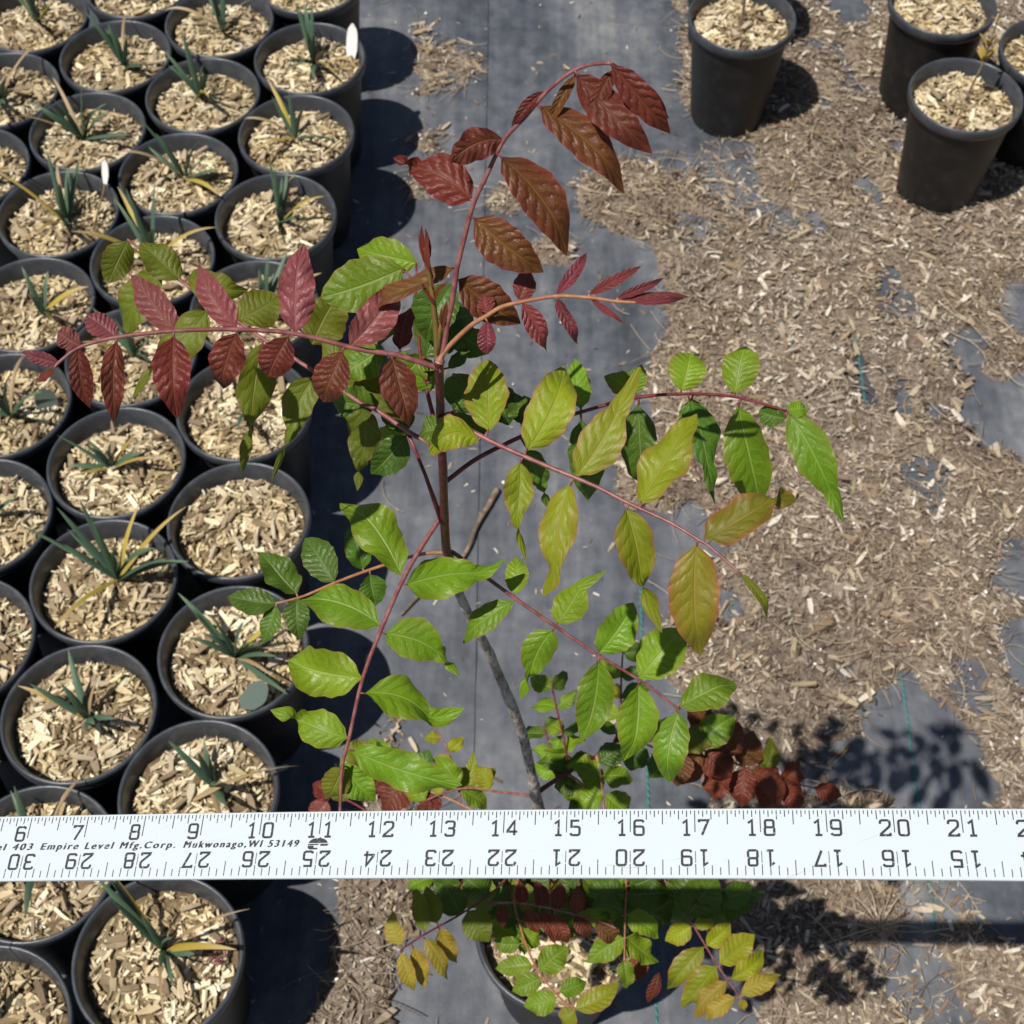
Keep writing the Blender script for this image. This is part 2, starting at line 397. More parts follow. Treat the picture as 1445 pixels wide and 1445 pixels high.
def mulch_mask(X, Y):
    px, py = projn(X, Y, np.zeros_like(X))
    wx = (fbm(X*16, Y*16)-.5)*80 + (fbm(X*70+9, Y*70, 3)-.5)*46
    wy = (fbm(X*16+40, Y*16+11)-.5)*60 + (fbm(X*70+31, Y*70, 3)-.5)*36
    qx, qy = px+wx, py+wy
    m = np.ones(X.shape)
    for k, pl in enumerate(FABRIC): m[inpoly(qx, qy, pl)] = 0
    for pl in ISLAND: m[inpoly(qx, qy, pl)] = .8
    hole = (fbm(X*9+3, Y*9+8) > .66) & (px > 950); m[hole] *= .3
    return m
X0, X1, Y0, Y1 = -.55, 1.25, -.05, 2.75
nx, ny = 300, 467
gx, gy = np.meshgrid(np.linspace(X0, X1, nx), np.linspace(Y0, Y1, ny))
mm = mulch_mask(gx, gy)
for _ in range(5):                                     # soften
    mm[1:-1, 1:-1] = (mm[1:-1, 1:-1]*2 + mm[:-2, 1:-1] + mm[2:, 1:-1] + mm[1:-1, :-2] + mm[1:-1, 2:])/6
hgt = -.0095 + mm*(.0125 + .012*fbm(gx*12, gy*12)) + mm*(fbm(gx*60, gy*60, 3)-.5)*.012
hgt[0] = hgt[-1] = -.008; hgt[:, 0] = -.008
V = np.stack([gx.ravel(), gy.ravel(), hgt.ravel()], 1)
ii = np.arange(nx*ny).reshape(ny, nx)
Q = np.stack([ii[:-1, :-1], ii[:-1, 1:], ii[1:, 1:], ii[1:, :-1]], -1).reshape(-1, 4)
keep = (hgt.ravel()[Q].max(1) > -.004); Q = Q[keep]
bed = tag(obj('mulch_bed', mk_np('mulch_bed', V, Q, smooth=True), M['mulch']), kind='structure')
def hat(X, Y):
    i = np.clip(((Y-Y0)/(Y1-Y0)*(ny-1)).astype(int), 0, ny-1); j = np.clip(((X-X0)/(X1-X0)*(nx-1)).astype(int), 0, nx-1)
    return np.maximum(hgt[i, j], 0), mm[i, j]

def chips(C, L, Wd, T, yaw, pit, rol, bend):
    """slivers: 3 cross sections x 4 corners; returns V, Q"""
    n = len(C); xs = np.array([-.5, 0, .5])
    taper = nr.uniform(.35, 1, (n, 3)); taper[:, 1] = 1
    V = np.zeros((n, 3, 4, 3))
    for s in range(3):
        for c, (a, b) in enumerate(((-.5, -.5), (.5, -.5), (.5, .5), (-.5, .5))):
            V[:, s, c, 0] = L*(xs[s] + (nr.random(n)-.5)*.16)
            V[:, s, c, 1] = Wd*a*taper[:, s]*nr.uniform(.8, 1.15, n)
            V[:, s, c, 2] = T*b*nr.uniform(.7, 1.2, n) + bend*L*(abs(xs[s])*2)
    V = V.reshape(n, 12, 3)
    cr, sr = np.cos(rol)[:, None], np.sin(rol)[:, None]; y, z = V[..., 1].copy(), V[..., 2].copy()
    V[..., 1] = y*cr - z*sr; V[..., 2] = y*sr + z*cr
    cp, sp = np.cos(pit)[:, None], np.sin(pit)[:, None]; x, z = V[..., 0].copy(), V[..., 2].copy()
    V[..., 0] = x*cp - z*sp; V[..., 2] = x*sp + z*cp
    cy, sy = np.cos(yaw)[:, None], np.sin(yaw)[:, None]; x, y = V[..., 0].copy(), V[..., 1].copy()
    V[..., 0] = x*cy - y*sy; V[..., 1] = x*sy + y*cy
    V += C[:, None, :]
    base = [(3, 2, 1, 0), (8, 9, 10, 11)]
    for s in (0, 4):
        for c in range(4): base.append((s+c, s+(c+1) % 4, s+4+(c+1) % 4, s+4+c))
    Q = (np.array(base)[None] + (np.arange(n)*12)[:, None, None]).reshape(-1, 4)
    return V.reshape(-1, 3), Q
def scatter(n, dens):
    X = nr.uniform(X0, X1, n); Y = nr.uniform(Y0, Y1, n)
    h, m = hat(X, Y); px, py = projn(X, Y, np.zeros(n))
    vis = (px > -60) & (px < 1600) & (py > -90) & (py < 1560)
    k = (nr.random(n) < np.where(m > .2, np.minimum(1, m*1.3), dens)) & (vis | (nr.random(n) < .4))
    return X[k], Y[k], h[k], m[k]
X, Y, h, m = scatter(190000, .016)
n = len(X)
big = nr.random(n)
L = np.where(big > .975, nr.uniform(.013, .026, n), np.where(big > .72, nr.uniform(.007, .014, n), nr.uniform(.0025, .0075, n)))
Wd = L*np.where(big > .72, nr.uniform(.12, .36, n), nr.uniform(.14, .42, n)); T = np.minimum(Wd*nr.uniform(.25, .7, n), .003)
C = np.stack([X, Y, h + T*.4 + nr.uniform(0, .005, n)*(m > .3) + .0006], 1)
V, Q = chips(C, L, Wd, T, nr.uniform(0, 6.28, n), nr.normal(0, .22, n)*(m > .3), nr.normal(0, .4, n)*(m > .3), nr.normal(0, .06, n))
tint = np.clip(nr.beta(1.15, 1.55, n) + (big > .975)*.22 + (fbm(X*5, Y*5)-.5)*.5, 0, 1)
tag(obj('wood_chips', mk_np('wood_chips', V, Q, np.repeat(tint, 12)), M['chip'], bed), kind='stuff')
# pine straw / dry grass threads in the mulch
X, Y, h, m = scatter(42000, .003); k = (nr.random(len(X)) < .25 + .5*(fbm(X*4+7, Y*4+2) > .52)); X, Y, h = X[k], Y[k], h[k]; n = len(X)
a = nr.uniform(0, 6.28, n); L = nr.uniform(.02, .065, n); cv = nr.normal(0, .9, n); r = nr.uniform(.00025, .0006, n)
segs = 5; VV = np.zeros((n, segs+1, 3, 3))
x, y = X.copy(), Y.copy(); z0 = h + nr.uniform(.003, .008, n); z1 = h + nr.uniform(.002, .008, n)
for s in range(segs+1):
    an = a + cv*(s/segs-.5); px_, py_ = -np.sin(an), np.cos(an); z = z0+(z1-z0)*s/segs
    VV[:, s, 0] = np.stack([x+px_*r, y+py_*r, z], 1); VV[:, s, 1] = np.stack([x-px_*r, y-py_*r, z], 1); VV[:, s, 2] = np.stack([x, y, z+r*1.4], 1)
    x = x+np.cos(an)*L/segs; y = y+np.sin(an)*L/segs
bq = []
for s in range(segs):
    for c in range(3): bq.append((s*3+c, s*3+(c+1) % 3, s*3+3+(c+1) % 3, s*3+3+c))
Q = (np.array(bq)[None] + (np.arange(n)*(segs+1)*3)[:, None, None]).reshape(-1, 4)
tag(obj('pine_straw', mk_np('pine_straw', VV.reshape(-1, 3), Q, np.repeat(np.clip(nr.normal(.5, .25, n), 0, 1), (segs+1)*3)), M['straw'], bed), kind='stuff')
# the large chips one can pick apart
def bigchip_mesh(i):
    V, Q = chips(np.zeros((1, 3)), np.array([1.]), np.array([rnd.uniform(.2, .36)]), np.array([rnd.uniform(.08, .16)]), np.zeros(1), np.zeros(1), np.zeros(1), np.array([rnd.uniform(-.05, .05)]))
    m = mk_np('wood_chip', V, Q); m.materials.append(M['bigchip']); return m
BIG = [bigchip_mesh(i) for i in range(10)]
X, Y, h, m = scatter(3000, .02)
px, py = projn(X, Y, np.zeros(len(X))); k = np.where((px > 560) & (px < 1440) & (py > 5) & (py < 1440))[0][:290]
EX = [(1125, 340, .036, .5), (1155, 895, .034, .5), (1130, 975, .03, .1), (740, 1425, .026, .4), (1280, 700, .026, 1.2), (1160, 885, .03, .6), (800, 705, .022, -.7), (780, 730, .016, 1.5)]
for q, i in enumerate(list(k) + EX):
    if isinstance(i, tuple):
        g = G(i[0], i[1]); x, y, L_, yw = g.x, g.y, i[2], i[3]; hh = float(hat(np.array([x]), np.array([y]))[0][0])
    else:
        x, y, hh, L_, yw = float(X[i]), float(Y[i]), float(h[i]), rnd.uniform(.014, .026), rnd.uniform(0, 6.28)
    o = obj('wood_chip', rnd.choice(BIG), None, bed)
    o.location = (x, y, hh + .0045); o.scale = (L_, L_*rnd.uniform(.7, 1.1), L_); o.rotation_euler = (rnd.uniform(-.2, .2), rnd.uniform(-.15, .15), yw)
# white grains standing in for drops of glare on the mulch
X, Y, h, m = scatter(900, .10); n = len(X); s = nr.uniform(.001, .0022, n)
V, Q = chips(np.stack([X, Y, h+.004], 1), s*2, s*1.6, s*1.3, nr.uniform(0, 6.28, n), nr.normal(0, .3, n), nr.normal(0, .3, n), np.zeros(n))
tag(obj('glint_grains', mk_np('glint_grains', V, Q), M['glint'], bed), kind='stuff')
# a loose twig lying on the fabric, and a dry grass tuft
tw = [G(702, 690, .006), G(690, 712, .007), G(672, 742, .007), G(660, 775, .006), G(640, 800, .006), G(600, 832, .005), G(566, 868, .004)]
V, F = tube(spline(tw, 4), [.0042-.00011*i for i in range(25)], 7, True, .25)
tag(obj('twig', mk('twig', V, F), M['twig']), 'bent brown twig lying on the black fabric behind the sapling stem', 'twig')
tb = G(1240, 1312, .01); tuft = tag(empty('dry_grass_tuft', tb), 'dry straw-yellow grass tuft lying flat in the mulch beside the ruler shadow', 'grass')
for i in range(34):
    an = rnd.choice([rnd.uniform(0, 6.28), rnd.uniform(-.2, .9), rnd.uniform(1.2, 2.2), rnd.uniform(2.8, 3.6)]); L_ = rnd.uniform(.012, .05) if i % 5 else .085
    pts = [Vector((math.cos(an)*L_*t + rnd.uniform(-.002, .002), math.sin(an)*L_*t + rnd.uniform(-.002, .002), .003 + .03*math.sin(math.pi*min(1, t*1.1))*rnd.uniform(.2, .6))) for t in (0, .3, .6, 1)]
    V, F = tube(spline(pts, 3), [.0007-.00005*k for k in range(10)], 4)
    m_ = mk('grass_blade', V, F); at = m_.attributes.new('tint', 'FLOAT', 'POINT'); at.data.foreach_set('value', [rnd.uniform(.5, 1)]*len(V))
    obj('grass_blade', m_, M['straw'], tuft)

# ------------------------------------------------------------------ nursery pots
PH, PR = .185, .0825
def pot_meshes():
    body = [(0, .004), (.050, .004), (.054, 0), (.0585, .002), (.0600, .008), (.0625, .040), (.0690, .110), (.0738, .160), (.0748, .168)]
    rim = [(.0744, .168), (.0778, .169), (.0802, .171), (.0818, .177), (.0825, .183), (.0818, .187), (.0800, .1885), (.0780, .187), (.0766, .182), (.0748, .172), (.0728, .160), (.0705, .140)]
    V, F = lathe(body, 56, .004); b = mk('pot_wall', V, F)
    V, F = lathe(rim, 56, .004); r = mk('rim', V, F)
    return b, r
POTB, POTR = pot_meshes()
def mulch_variants():
    out = []
    for k in range(5):
        nr_, na = 16, 40; V = [(0, 0, .158)]; F = []
        for i in range(1, nr_+1):
            for j in range(na):
                r = .0728*i/nr_; a = 2*math.pi*j/na; x, y = r*math.cos(a), r*math.sin(a)
                V.append((x, y, .153 + .012*float(fbm(x*45+k*9+5, y*45+3)) - .004*(r/.075)**4))
        for j in range(na): F.append((0, 1+j, 1+(j+1) % na))
        for i in range(nr_-1):
            o = 1+i*na
            for j in range(na): F.append((o+j, o+(j+1) % na, o+na+(j+1) % na, o+na+j))
        base = mk('mulch', V, F)
        n = 620; rr = .0700*np.sqrt(nr.random(n)); aa = nr.uniform(0, 6.28, n); x = rr*np.cos(aa); y = rr*np.sin(aa)
        bg_ = nr.random(n); L = np.where(bg_ > .88, nr.uniform(.014, .024, n), nr.uniform(.004, .013, n)); L = np.minimum(L, .003+(.0725-rr)*1.3)
        Wd = L*nr.uniform(.16, .4, n); T = Wd*nr.uniform(.3, .7, n)
        z = .153 + .012*fbm(x*45+k*9+5, y*45+3) - .004*(rr/.075)**4 + nr.uniform(.0, .005, n)
        Vc, Qc = chips(np.stack([x, y, z], 1), L, Wd, T, nr.uniform(0, 6.28, n), nr.normal(0, .3, n), nr.normal(0, .5, n), nr.normal(0, .06, n))
        tn = np.clip(nr.beta(2.0, 1.7, n) + (bg_ > .88)*.12 + (fbm(x*30+k, y*30)-.5)*.7, 0, 1)
        out.append((base, mk_np('chip_layer', Vc, Qc, np.repeat(tn, 12))))
    return out
MULV = mulch_variants()
def strap(length, width, az, lean, curl, fold=.5, twist=0.):
    """a strap leaf: starts at origin, leans from vertical by lean, curls over by curl"""
    n = 12; V = []; F = []; UV = []
    d = Vector((math.cos(az), math.sin(az), 0)); s0 = Vector((-math.sin(az), math.cos(az), 0)); p = Vector((0, 0, 0))
    for i in range(n+1):
        t = i/n; th = lean + curl*t*t; tg = d*math.sin(th) + Vector((0, 0, 1))*math.cos(th); nm = d*math.cos(th) - Vector((0, 0, 1))*math.sin(th)
        tw = twist*t; s = s0*math.cos(tw)+nm*math.sin(tw); nn = nm*math.cos(tw)-s0*math.sin(tw)
        w = width*.5*min(1, .45+2.2*t)*(1-t**3.2)**.8 + .0002
        for u in (-1, 0, 1):
            V.append(p + s*w*u - nn*(w*fold*(1-abs(u)))); UV.append(((u+1)/2, t))
        p = p + tg*length/n
        if i:
            o = (i-1)*3
            for u in (0, 1): F.append((o+u, o+u+1, o+u+4, o+u+3))
    return mk('leaf', V, F, True, UV)
def settle(pts, dmin):
    P2 = [list(p) for p in pts]
    for _ in range(60):
        for i in range(len(P2)):
            for j in range(i):
                dx, dy = P2[i][0]-P2[j][0], P2[i][1]-P2[j][1]; d = math.hypot(dx, dy)
                if d < dmin:
                    f = (dmin-d)/2/d; P2[i][0] += dx*f; P2[i][1] += dy*f; P2[j][0] -= dx*f; P2[j][1] -= dy*f
    return P2
# (rim centre in the photo), plant recipe, label.  recipe: green strap leaves, yellow leaves, dry leaves, size, extra
POTS = [
 ((279,138), (5,1,0,.075,None), 'black pot with short green fan whose leaf shadow crosses pale chips, between two fuller pots'),
 ((433,85), (9,1,1,.075,'whitetag'), 'black pot of dense strap leaves with a white plastic tag at its rim'),
 ((124,178), (7,0,2,.080,None), 'black pot with upright spiky green fan and two dry straw leaves'),
 ((403,197), (2,2,1,.070,None), 'black pot with sparse fan, mostly yellow and dry leaves, beside dark pot shadows'),
 ((374,303), (7,1,1,.060,None), 'black pot with low spiky tuft and one yellow leaf, above the red sapling leaves'),
 ((304,42), (4,0,2,.075,None), 'black pot with leaning green leaves and two arching dry ones behind the white tag pot'),
 ((91,300), (6,2,1,.085,'bud'), 'black pot with dark fan and a white closed bud on a stalk at its rim'),
 ((163,72), (7,0,1,.075,None), 'black pot with upright green tuft wedged between three fuller pots'),
 ((72,38), (4,1,1,.070,None), 'black pot with a yellow leaf arching over its rim'),
 ((193,-20), (2,1,3,.070,None), 'black pot with mainly arching dry tan leaves and hardly any green'),
 ((430,-22), (3,1,0,.060,None), 'black outer-column pot behind the white tag pot with only a short green stub'),
 ((18,135), (7,1,1,.085,None), 'black pot with broad dark green fan and one yellow leaf lying on its rim'),
 ((-26,240), (3,1,1,.075,None), 'black pot with an orange-yellow leaf beside the white bud pot'),
 ((252,253), (3,1,1,.085,None), 'black pot with two long leaning leaves and a deep shadow across its chips'),
 ((210,364), (3,2,0,.085,None), 'black pot behind the olive sapling leaflets with a pale yellow curled leaf'),
 ((48,432), (3,1,0,.070,None), 'black pot full of pale chips with a single thin dark leaf and pale stub'),
 ((352,418), (4,0,0,.065,None), 'black pot mostly hidden by the red sapling frond, a grey-green blade at its far rim'),
 ((176,505), (3,1,1,.070,None), 'black pot under the red hanging leaflets with dark leaf shadow on chips'),
 ((334,568), (4,0,2,.075,None), 'black pot under the twisted olive leaflets with pale green blades'),
 ((163,650), (4,2,0,.060,None), 'black pot with small blue-green tuft and a long yellow blade lying to one side'),
 ((13,575), (4,0,1,.075,'greytag'), 'black pot with a grey-green tag stuck upright inside its rim'),
 ((-13,732), (2,0,1,.060,None), 'black pot of brown chips beside the pot with small blue-green tuft'),
 ((328,736), (0,0,0,.060,None), 'black pot holding pale wood chips only, no plant'),
 ((145,817), (9,2,0,.095,None), 'black pot with the largest blue-green rosette of broad leaves'),
 ((-48,902), (2,2,0,.080,None), 'black pot with a yellow leaf tip leaning over chips'),
 ((121,1003), (5,1,1,.060,'double'), 'black double-rimmed pot with a small dark tuft and a yellow-tipped blade'),
 ((329,920), (7,1,2,.075,'roundtag'), 'black pot with upright tuft and a dark oval tag lying at its rim'),
 ((272,1112), (5,0,1,.060,'longdry'), 'black pot with a long curling dry leaf reaching over its rim, above the ruler'),
 ((44,1212), (2,2,1,.080,None), 'black pot crossed by the white ruler with a straight yellow blade'),
 ((-98,1085), (2,1,0,.070,None), 'black pot with one yellow blade, outer neighbour of the double-rimmed pot'),
 ((215,1345), (5,2,2,.075,'redbits'), 'black pot below the ruler with a withered yellow fan and reddish bits'),
 ((-22,1452), (2,1,2,.085,None), 'black pot below the ruler with a dry orange blade'),
]
RIGHT = [
 ((1047,25), 'twig_plant', 'lone black pot with a pale budding twig standing half on the fabric'),
 ((1363,135), 'sapling', 'black pot in front of two others with a thin stem and pale yellow buds'),
 ((1330,4), 'sapling2', 'black pot behind the yellow-budded pot holding pale chips and a grey stem'),
 ((1490,75), 'bare', 'black pot of plain wood chips touching both thin-stemmed sapling pots'),
 ((1040,-78), 'bare', 'black pot behind the lone budding-twig pot, casting a round shadow'),
]
lp = [G(p[0][0], p[0][1], PH) for p in POTS]; rp = [G(p[0][0], p[0][1], PH) for p in RIGHT]
lp2 = settle([(v.x, v.y) for v in lp], 2*PR - .001); rp2 = settle([(v.x, v.y) for v in rp], 2*PR + .0012)
def base_pot(x, y, label, group, tilt=.02):
    t = tag(empty('potted_plant', (x, y, 0), rnd.uniform(0, 6.28)), label, 'potted plant', group)
    obj('pot_wall', POTB, M['pot'], t); obj('rim', POTR, M['rim'], t)
    k = rnd.randrange(len(MULV)); rz = rnd.uniform(0, 6.28)
    mu = obj('mulch', MULV[k][0], M['potmulch'], t); mu.rotation_euler.z = rz; mu.location.z = .007
    ch = obj('chip_layer', MULV[k][1], M['potchip'], mu); tag(ch, kind='stuff')
    for i in range(10):
        a = rnd.uniform(0, 6.28); r = .062*math.sqrt(rnd.random())
        o = obj('wood_chip', rnd.choice(BIG), None, t); L_ = rnd.uniform(.014, .024)
        o.location = (r*math.cos(a), r*math.sin(a), .1735+rnd.uniform(0, .002)); o.scale = (L_, L_, L_)
        o.rotation_euler = (rnd.uniform(-.3, .3), rnd.uniform(-.25, .25), rnd.uniform(0, 6.28))
    return t
def add_leaf(t, mesh, mat, loc, name='leaf'):
    o = obj(name, mesh, M[mat], t); o.location = loc; o.rotation_euler.z = -t.rotation_euler.z; return o
def local(t, x, y):                                   # world offset -> local of the turned pot
    a = -t.rotation_euler.z; return (x*math.cos(a)-y*math.sin(a), x*math.sin(a)+y*math.cos(a))
for (pt, rec, label), (x, y) in zip(POTS, lp2):
    t = base_pot(x, y, label, 'nursery pots of strap-leaved plants')
    ng, nyel, nd, size, extra = rec
    size *= 1.28; ng += (ng > 2); nyel += (nd == 0 and ng > 0)
    cx, cy = rnd.uniform(-.012, .012), rnd.uniform(-.006, .016); az0 = rnd.uniform(1.6, 3.0)
    lx, ly = local(t, cx, cy)
    ng = ng + 2 if ng > 1 else ng
    for i in range(ng):
        az = az0 + (math.pi if i % 2 else 0) + rnd.uniform(-.5, .5); f = (i+.5)/ng
        add_leaf(t, strap(size*rnd.uniform(.6, 1.1), rnd.uniform(.0055, .009), az, .10+1.0*abs(f-.5)*2*rnd.uniform(.6, 1.2), rnd.uniform(0, .7), .5, rnd.uniform(-.8, .8)), 'iris', (lx, ly, .168))
    for i in range(nyel):
        add_leaf(t, strap(size*rnd.uniform(.8, 1.25), rnd.uniform(.005, .008), rnd.uniform(0, 6.28), rnd.uniform(.6, 1.0), rnd.uniform(.4, 1.1), .4, rnd.uniform(-1, 1)), 'irisy', (lx, ly, .169))
    for i in range(nd):
        add_leaf(t, strap(size*rnd.uniform(.8, 1.3), rnd.uniform(.004, .007), rnd.uniform(0, 6.28), rnd.uniform(.5, .9), rnd.uniform(.9, 1.8), .4, rnd.uniform(-1.5, 1.5)), 'irisd', (lx, ly, .169))
    def card(name, mat, dx, dy, w, hh, lean, az, z=.155):
        V = []; F = []; nseg = 8
        for i in range(nseg+1):
            q = i/nseg; ww = w/2*(1 if q < .62 else math.sqrt(max(0.02, 1-((q-.62)/.38)**2))) * min(1, .45+q*1.5)
            for s in (-1, 1):
                for f in (0, 1): V.append((s*ww, f*.0008 - .1*hh*q*q, q*hh))
            if i:
                o = (i-1)*4
                F += [(o, o+2, o+6, o+4), (o+1, o+5, o+7, o+3), (o, o+4, o+5, o+1), (o+2, o+3, o+7, o+6)]
        F += [(0, 1, 3, 2), (nseg*4, nseg*4+2, nseg*4+3, nseg*4+1)]
        m_ = mk(name, V, F, False); o = obj(name, m_, M[mat], t)
        qx, qy = local(t, dx, dy); o.location = (qx, qy, z); o.rotation_euler = (lean, 0, az - t.rotation_euler.z); return o
    if extra == 'whitetag': card('plant_tag', 'white_tag', .056, .020, .017, .060, -.55, -.25, .158)
    if extra == 'bud':
        card('white_bud', 'white_tag', .058, .045, .010, .036, -.5, -.35, .195)
        V, F = tube(spline([(.040, -.045, .163), (.050, -.01, .18), (.056, .03, .19), (.058, .045, .197)], 4), .0014, 6)
        o = obj('bud_stalk', mk('bud_stalk', V, F), M['shoot_green'], t); o.rotation_euler.z = -t.rotation_euler.z
    if extra == 'greytag': card('plant_tag', 'grey_tag', .050, .004, .026, .040, -.5, .3, .156)
    if extra == 'roundtag': card('plant_tag', 'grey_tag', .012, -.058, .030, .038, -1.15, -1.3, .176)
    if extra == 'double':
        r2 = obj('rim', POTR, M['rim'], t); r2.scale = (1.012, 1.012, 1); r2.location = (.001, -.002, -.010)
    if extra == 'longdry':
        add_leaf(t, strap(.135, .008, .18, .9, 1.1, .4, 1.2), 'irisd', (*local(t, -.015, -.002), .164))
    if extra == 'redbits':
        for i in range(9):
            dx, dy = local(t, .052+rnd.uniform(-.012, .012), -.012+rnd.uniform(-.03, .03))
            V, F = tube([(0, 0, 0), (.004, .001, .001), (.009, rnd.uniform(-.003, .003), 0)], .0012, 5)
            o = obj('dry_bract', mk('dry_bract', V, F), M['rachis_red'], t); o.location = (dx, dy, .177); o.rotation_euler.z = rnd.uniform(0, 6.28)
def twiglet(t, pts, rad, buds, matb='irisy'):
    V, F = tube(spline(pts, 5), [rad*(1-.02*i) for i in range(5*(len(pts)-1)+1)], 6, True, .2)
    o = obj('stem', mk('stem', V, F), M['twig'], t); o.rotation_euler.z = -t.rotation_euler.z
    for (b, n_, s_) in buds:
        for i in range(n_):
            q = add_leaf(t, strap(s_*rnd.uniform(.7, 1.2), s_*.35, rnd.uniform(0, 6.28), rnd.uniform(.2, 1.1), .3, .3), matb, (*local(t, b[0], b[1]), b[2]), 'bud_leaf')
for (pt, kind, label), (x, y) in zip(RIGHT, rp2):
    t = base_pot(x, y, label, 'nursery pots on the mulch')
    if kind == 'twig_plant': twiglet(t, [(0, 0, .16), (.001, .004, .2), (-.002, .008, .25), (.0, .012, .30)], .0028, [((0, .004, .166), 5, .012), ((-.002, .008, .25), 3, .014)], 'irisd')
    if kind == 'sapling': twiglet(t, [(0, 0, .16), (.006, .004, .20), (.012, .008, .235), (.014, .012, .27), (.018, .02, .33)], .0018, [((.013, .009, .24), 8, .026), ((.014, .012, .262), 6, .02), ((.016, .016, .30), 3, .012), ((-.035, .045, .17), 3, .012)])
    if kind == 'sapling2': twiglet(t, [(0, .02, .16), (.003, .024, .22), (.001, .03, .30)], .0016, [((.001, .03, .29), 3, .012)])

# ------------------------------------------------------------------ the potted sapling
tp = G(790, 1308, PH)
tree = base_pot(tp.x, tp.y, 'tall potted sapling with red new fronds and green lower fronds, standing under the ruler', None)
tree.name = 'potted_sapling'; tree['category'] = 'sapling'; tree.rotation_euler.z = 0
bpy.context.view_layer.update()
TO = Vector((tp.x, tp.y, 0))
def child_mesh(name, V, F, mat, parent, uv=None):
    return obj(name, mk(name, [Vector(v)-TO for v in V], F, True, uv), mat, parent)
# trunk
TR = [(788,1318,1.375,.0048),(784,1250,1.21,.0043),(772,1180,1.09,.0040),(757,1128,1.02,.0042),(752,1100,.99,.0034),(741,1050,.945,.0033),(728,1010,.905,.0031),(707,960,.86,.0029),(690,920,.82,.0027),(668,880,.78,.0026),(648,838,.745,.0025),(640,812,.722,.0024),(635,790,.703,.0023)]
pts = [P(x, y, z) for x, y, z, r in TR]; sp_ = spline([tuple(p) for p in pts], 5)
rr = spline([(r, 0, 0) for *_, r in TR], 5)
rads = [q[0]*(1.0+.16*math.exp(-((i % 13)-6)**2/1.2)) for i, q in enumerate(rr)]
V, F = tube(sp_, rads, 12, True, .14); child_mesh('trunk', V, F, M['bark'], tree)
TR2 = [(635,790,.703,.0024),(630,775,.690,.00235),(628,750,.672,.0021),(627,728,.660,.0022),(626,690,.636,.0019),(625,660,.620,.0020),(623,625,.605,.0018),(622,590,.588,.0019),(621,560,.575,.0017),(620,530,.562,.0018),(619,510,.553,.0019)]
V, F = tube(spline([tuple(P(x, y, z)) for x, y, z, r in TR2], 5), [q[0] for q in spline([(r, 0, 0) for *_, r in TR2], 5)], 12, True, .05)
child_mesh('young_stem', V, F, M['stem_red'], tree)
V = []; F = []
for i in range(70):                                   # lenticels on the bark: raised pale dots
    k = rnd.randrange(6, len(sp_)-2); c = Vector(sp_[k]); d_ = Vector((rnd.uniform(-1, 1), rnd.uniform(-1, .2), rnd.uniform(-.2, 1))).normalized()
    ax = (Vector(sp_[k+1])-c).normalized(); d_ = (d_-ax*d_.dot(ax)).normalized(); q = c + d_*rads[k]*.98; s_ = ax.cross(d_)
    i0 = len(V); r_ = rnd.uniform(.0003, .0007)
    V += [q+ax*r_*1.4, q+s_*r_, q-ax*r_*1.4, q-s_*r_, q+d_*r_*.8]; F += [(i0, i0+1, i0+4), (i0+1, i0+2, i0+4), (i0+2, i0+3, i0+4), (i0+3, i0, i0+4)]
child_mesh('lenticels', V, F, M['irisd'], tree)['kind'] = 'stuff'

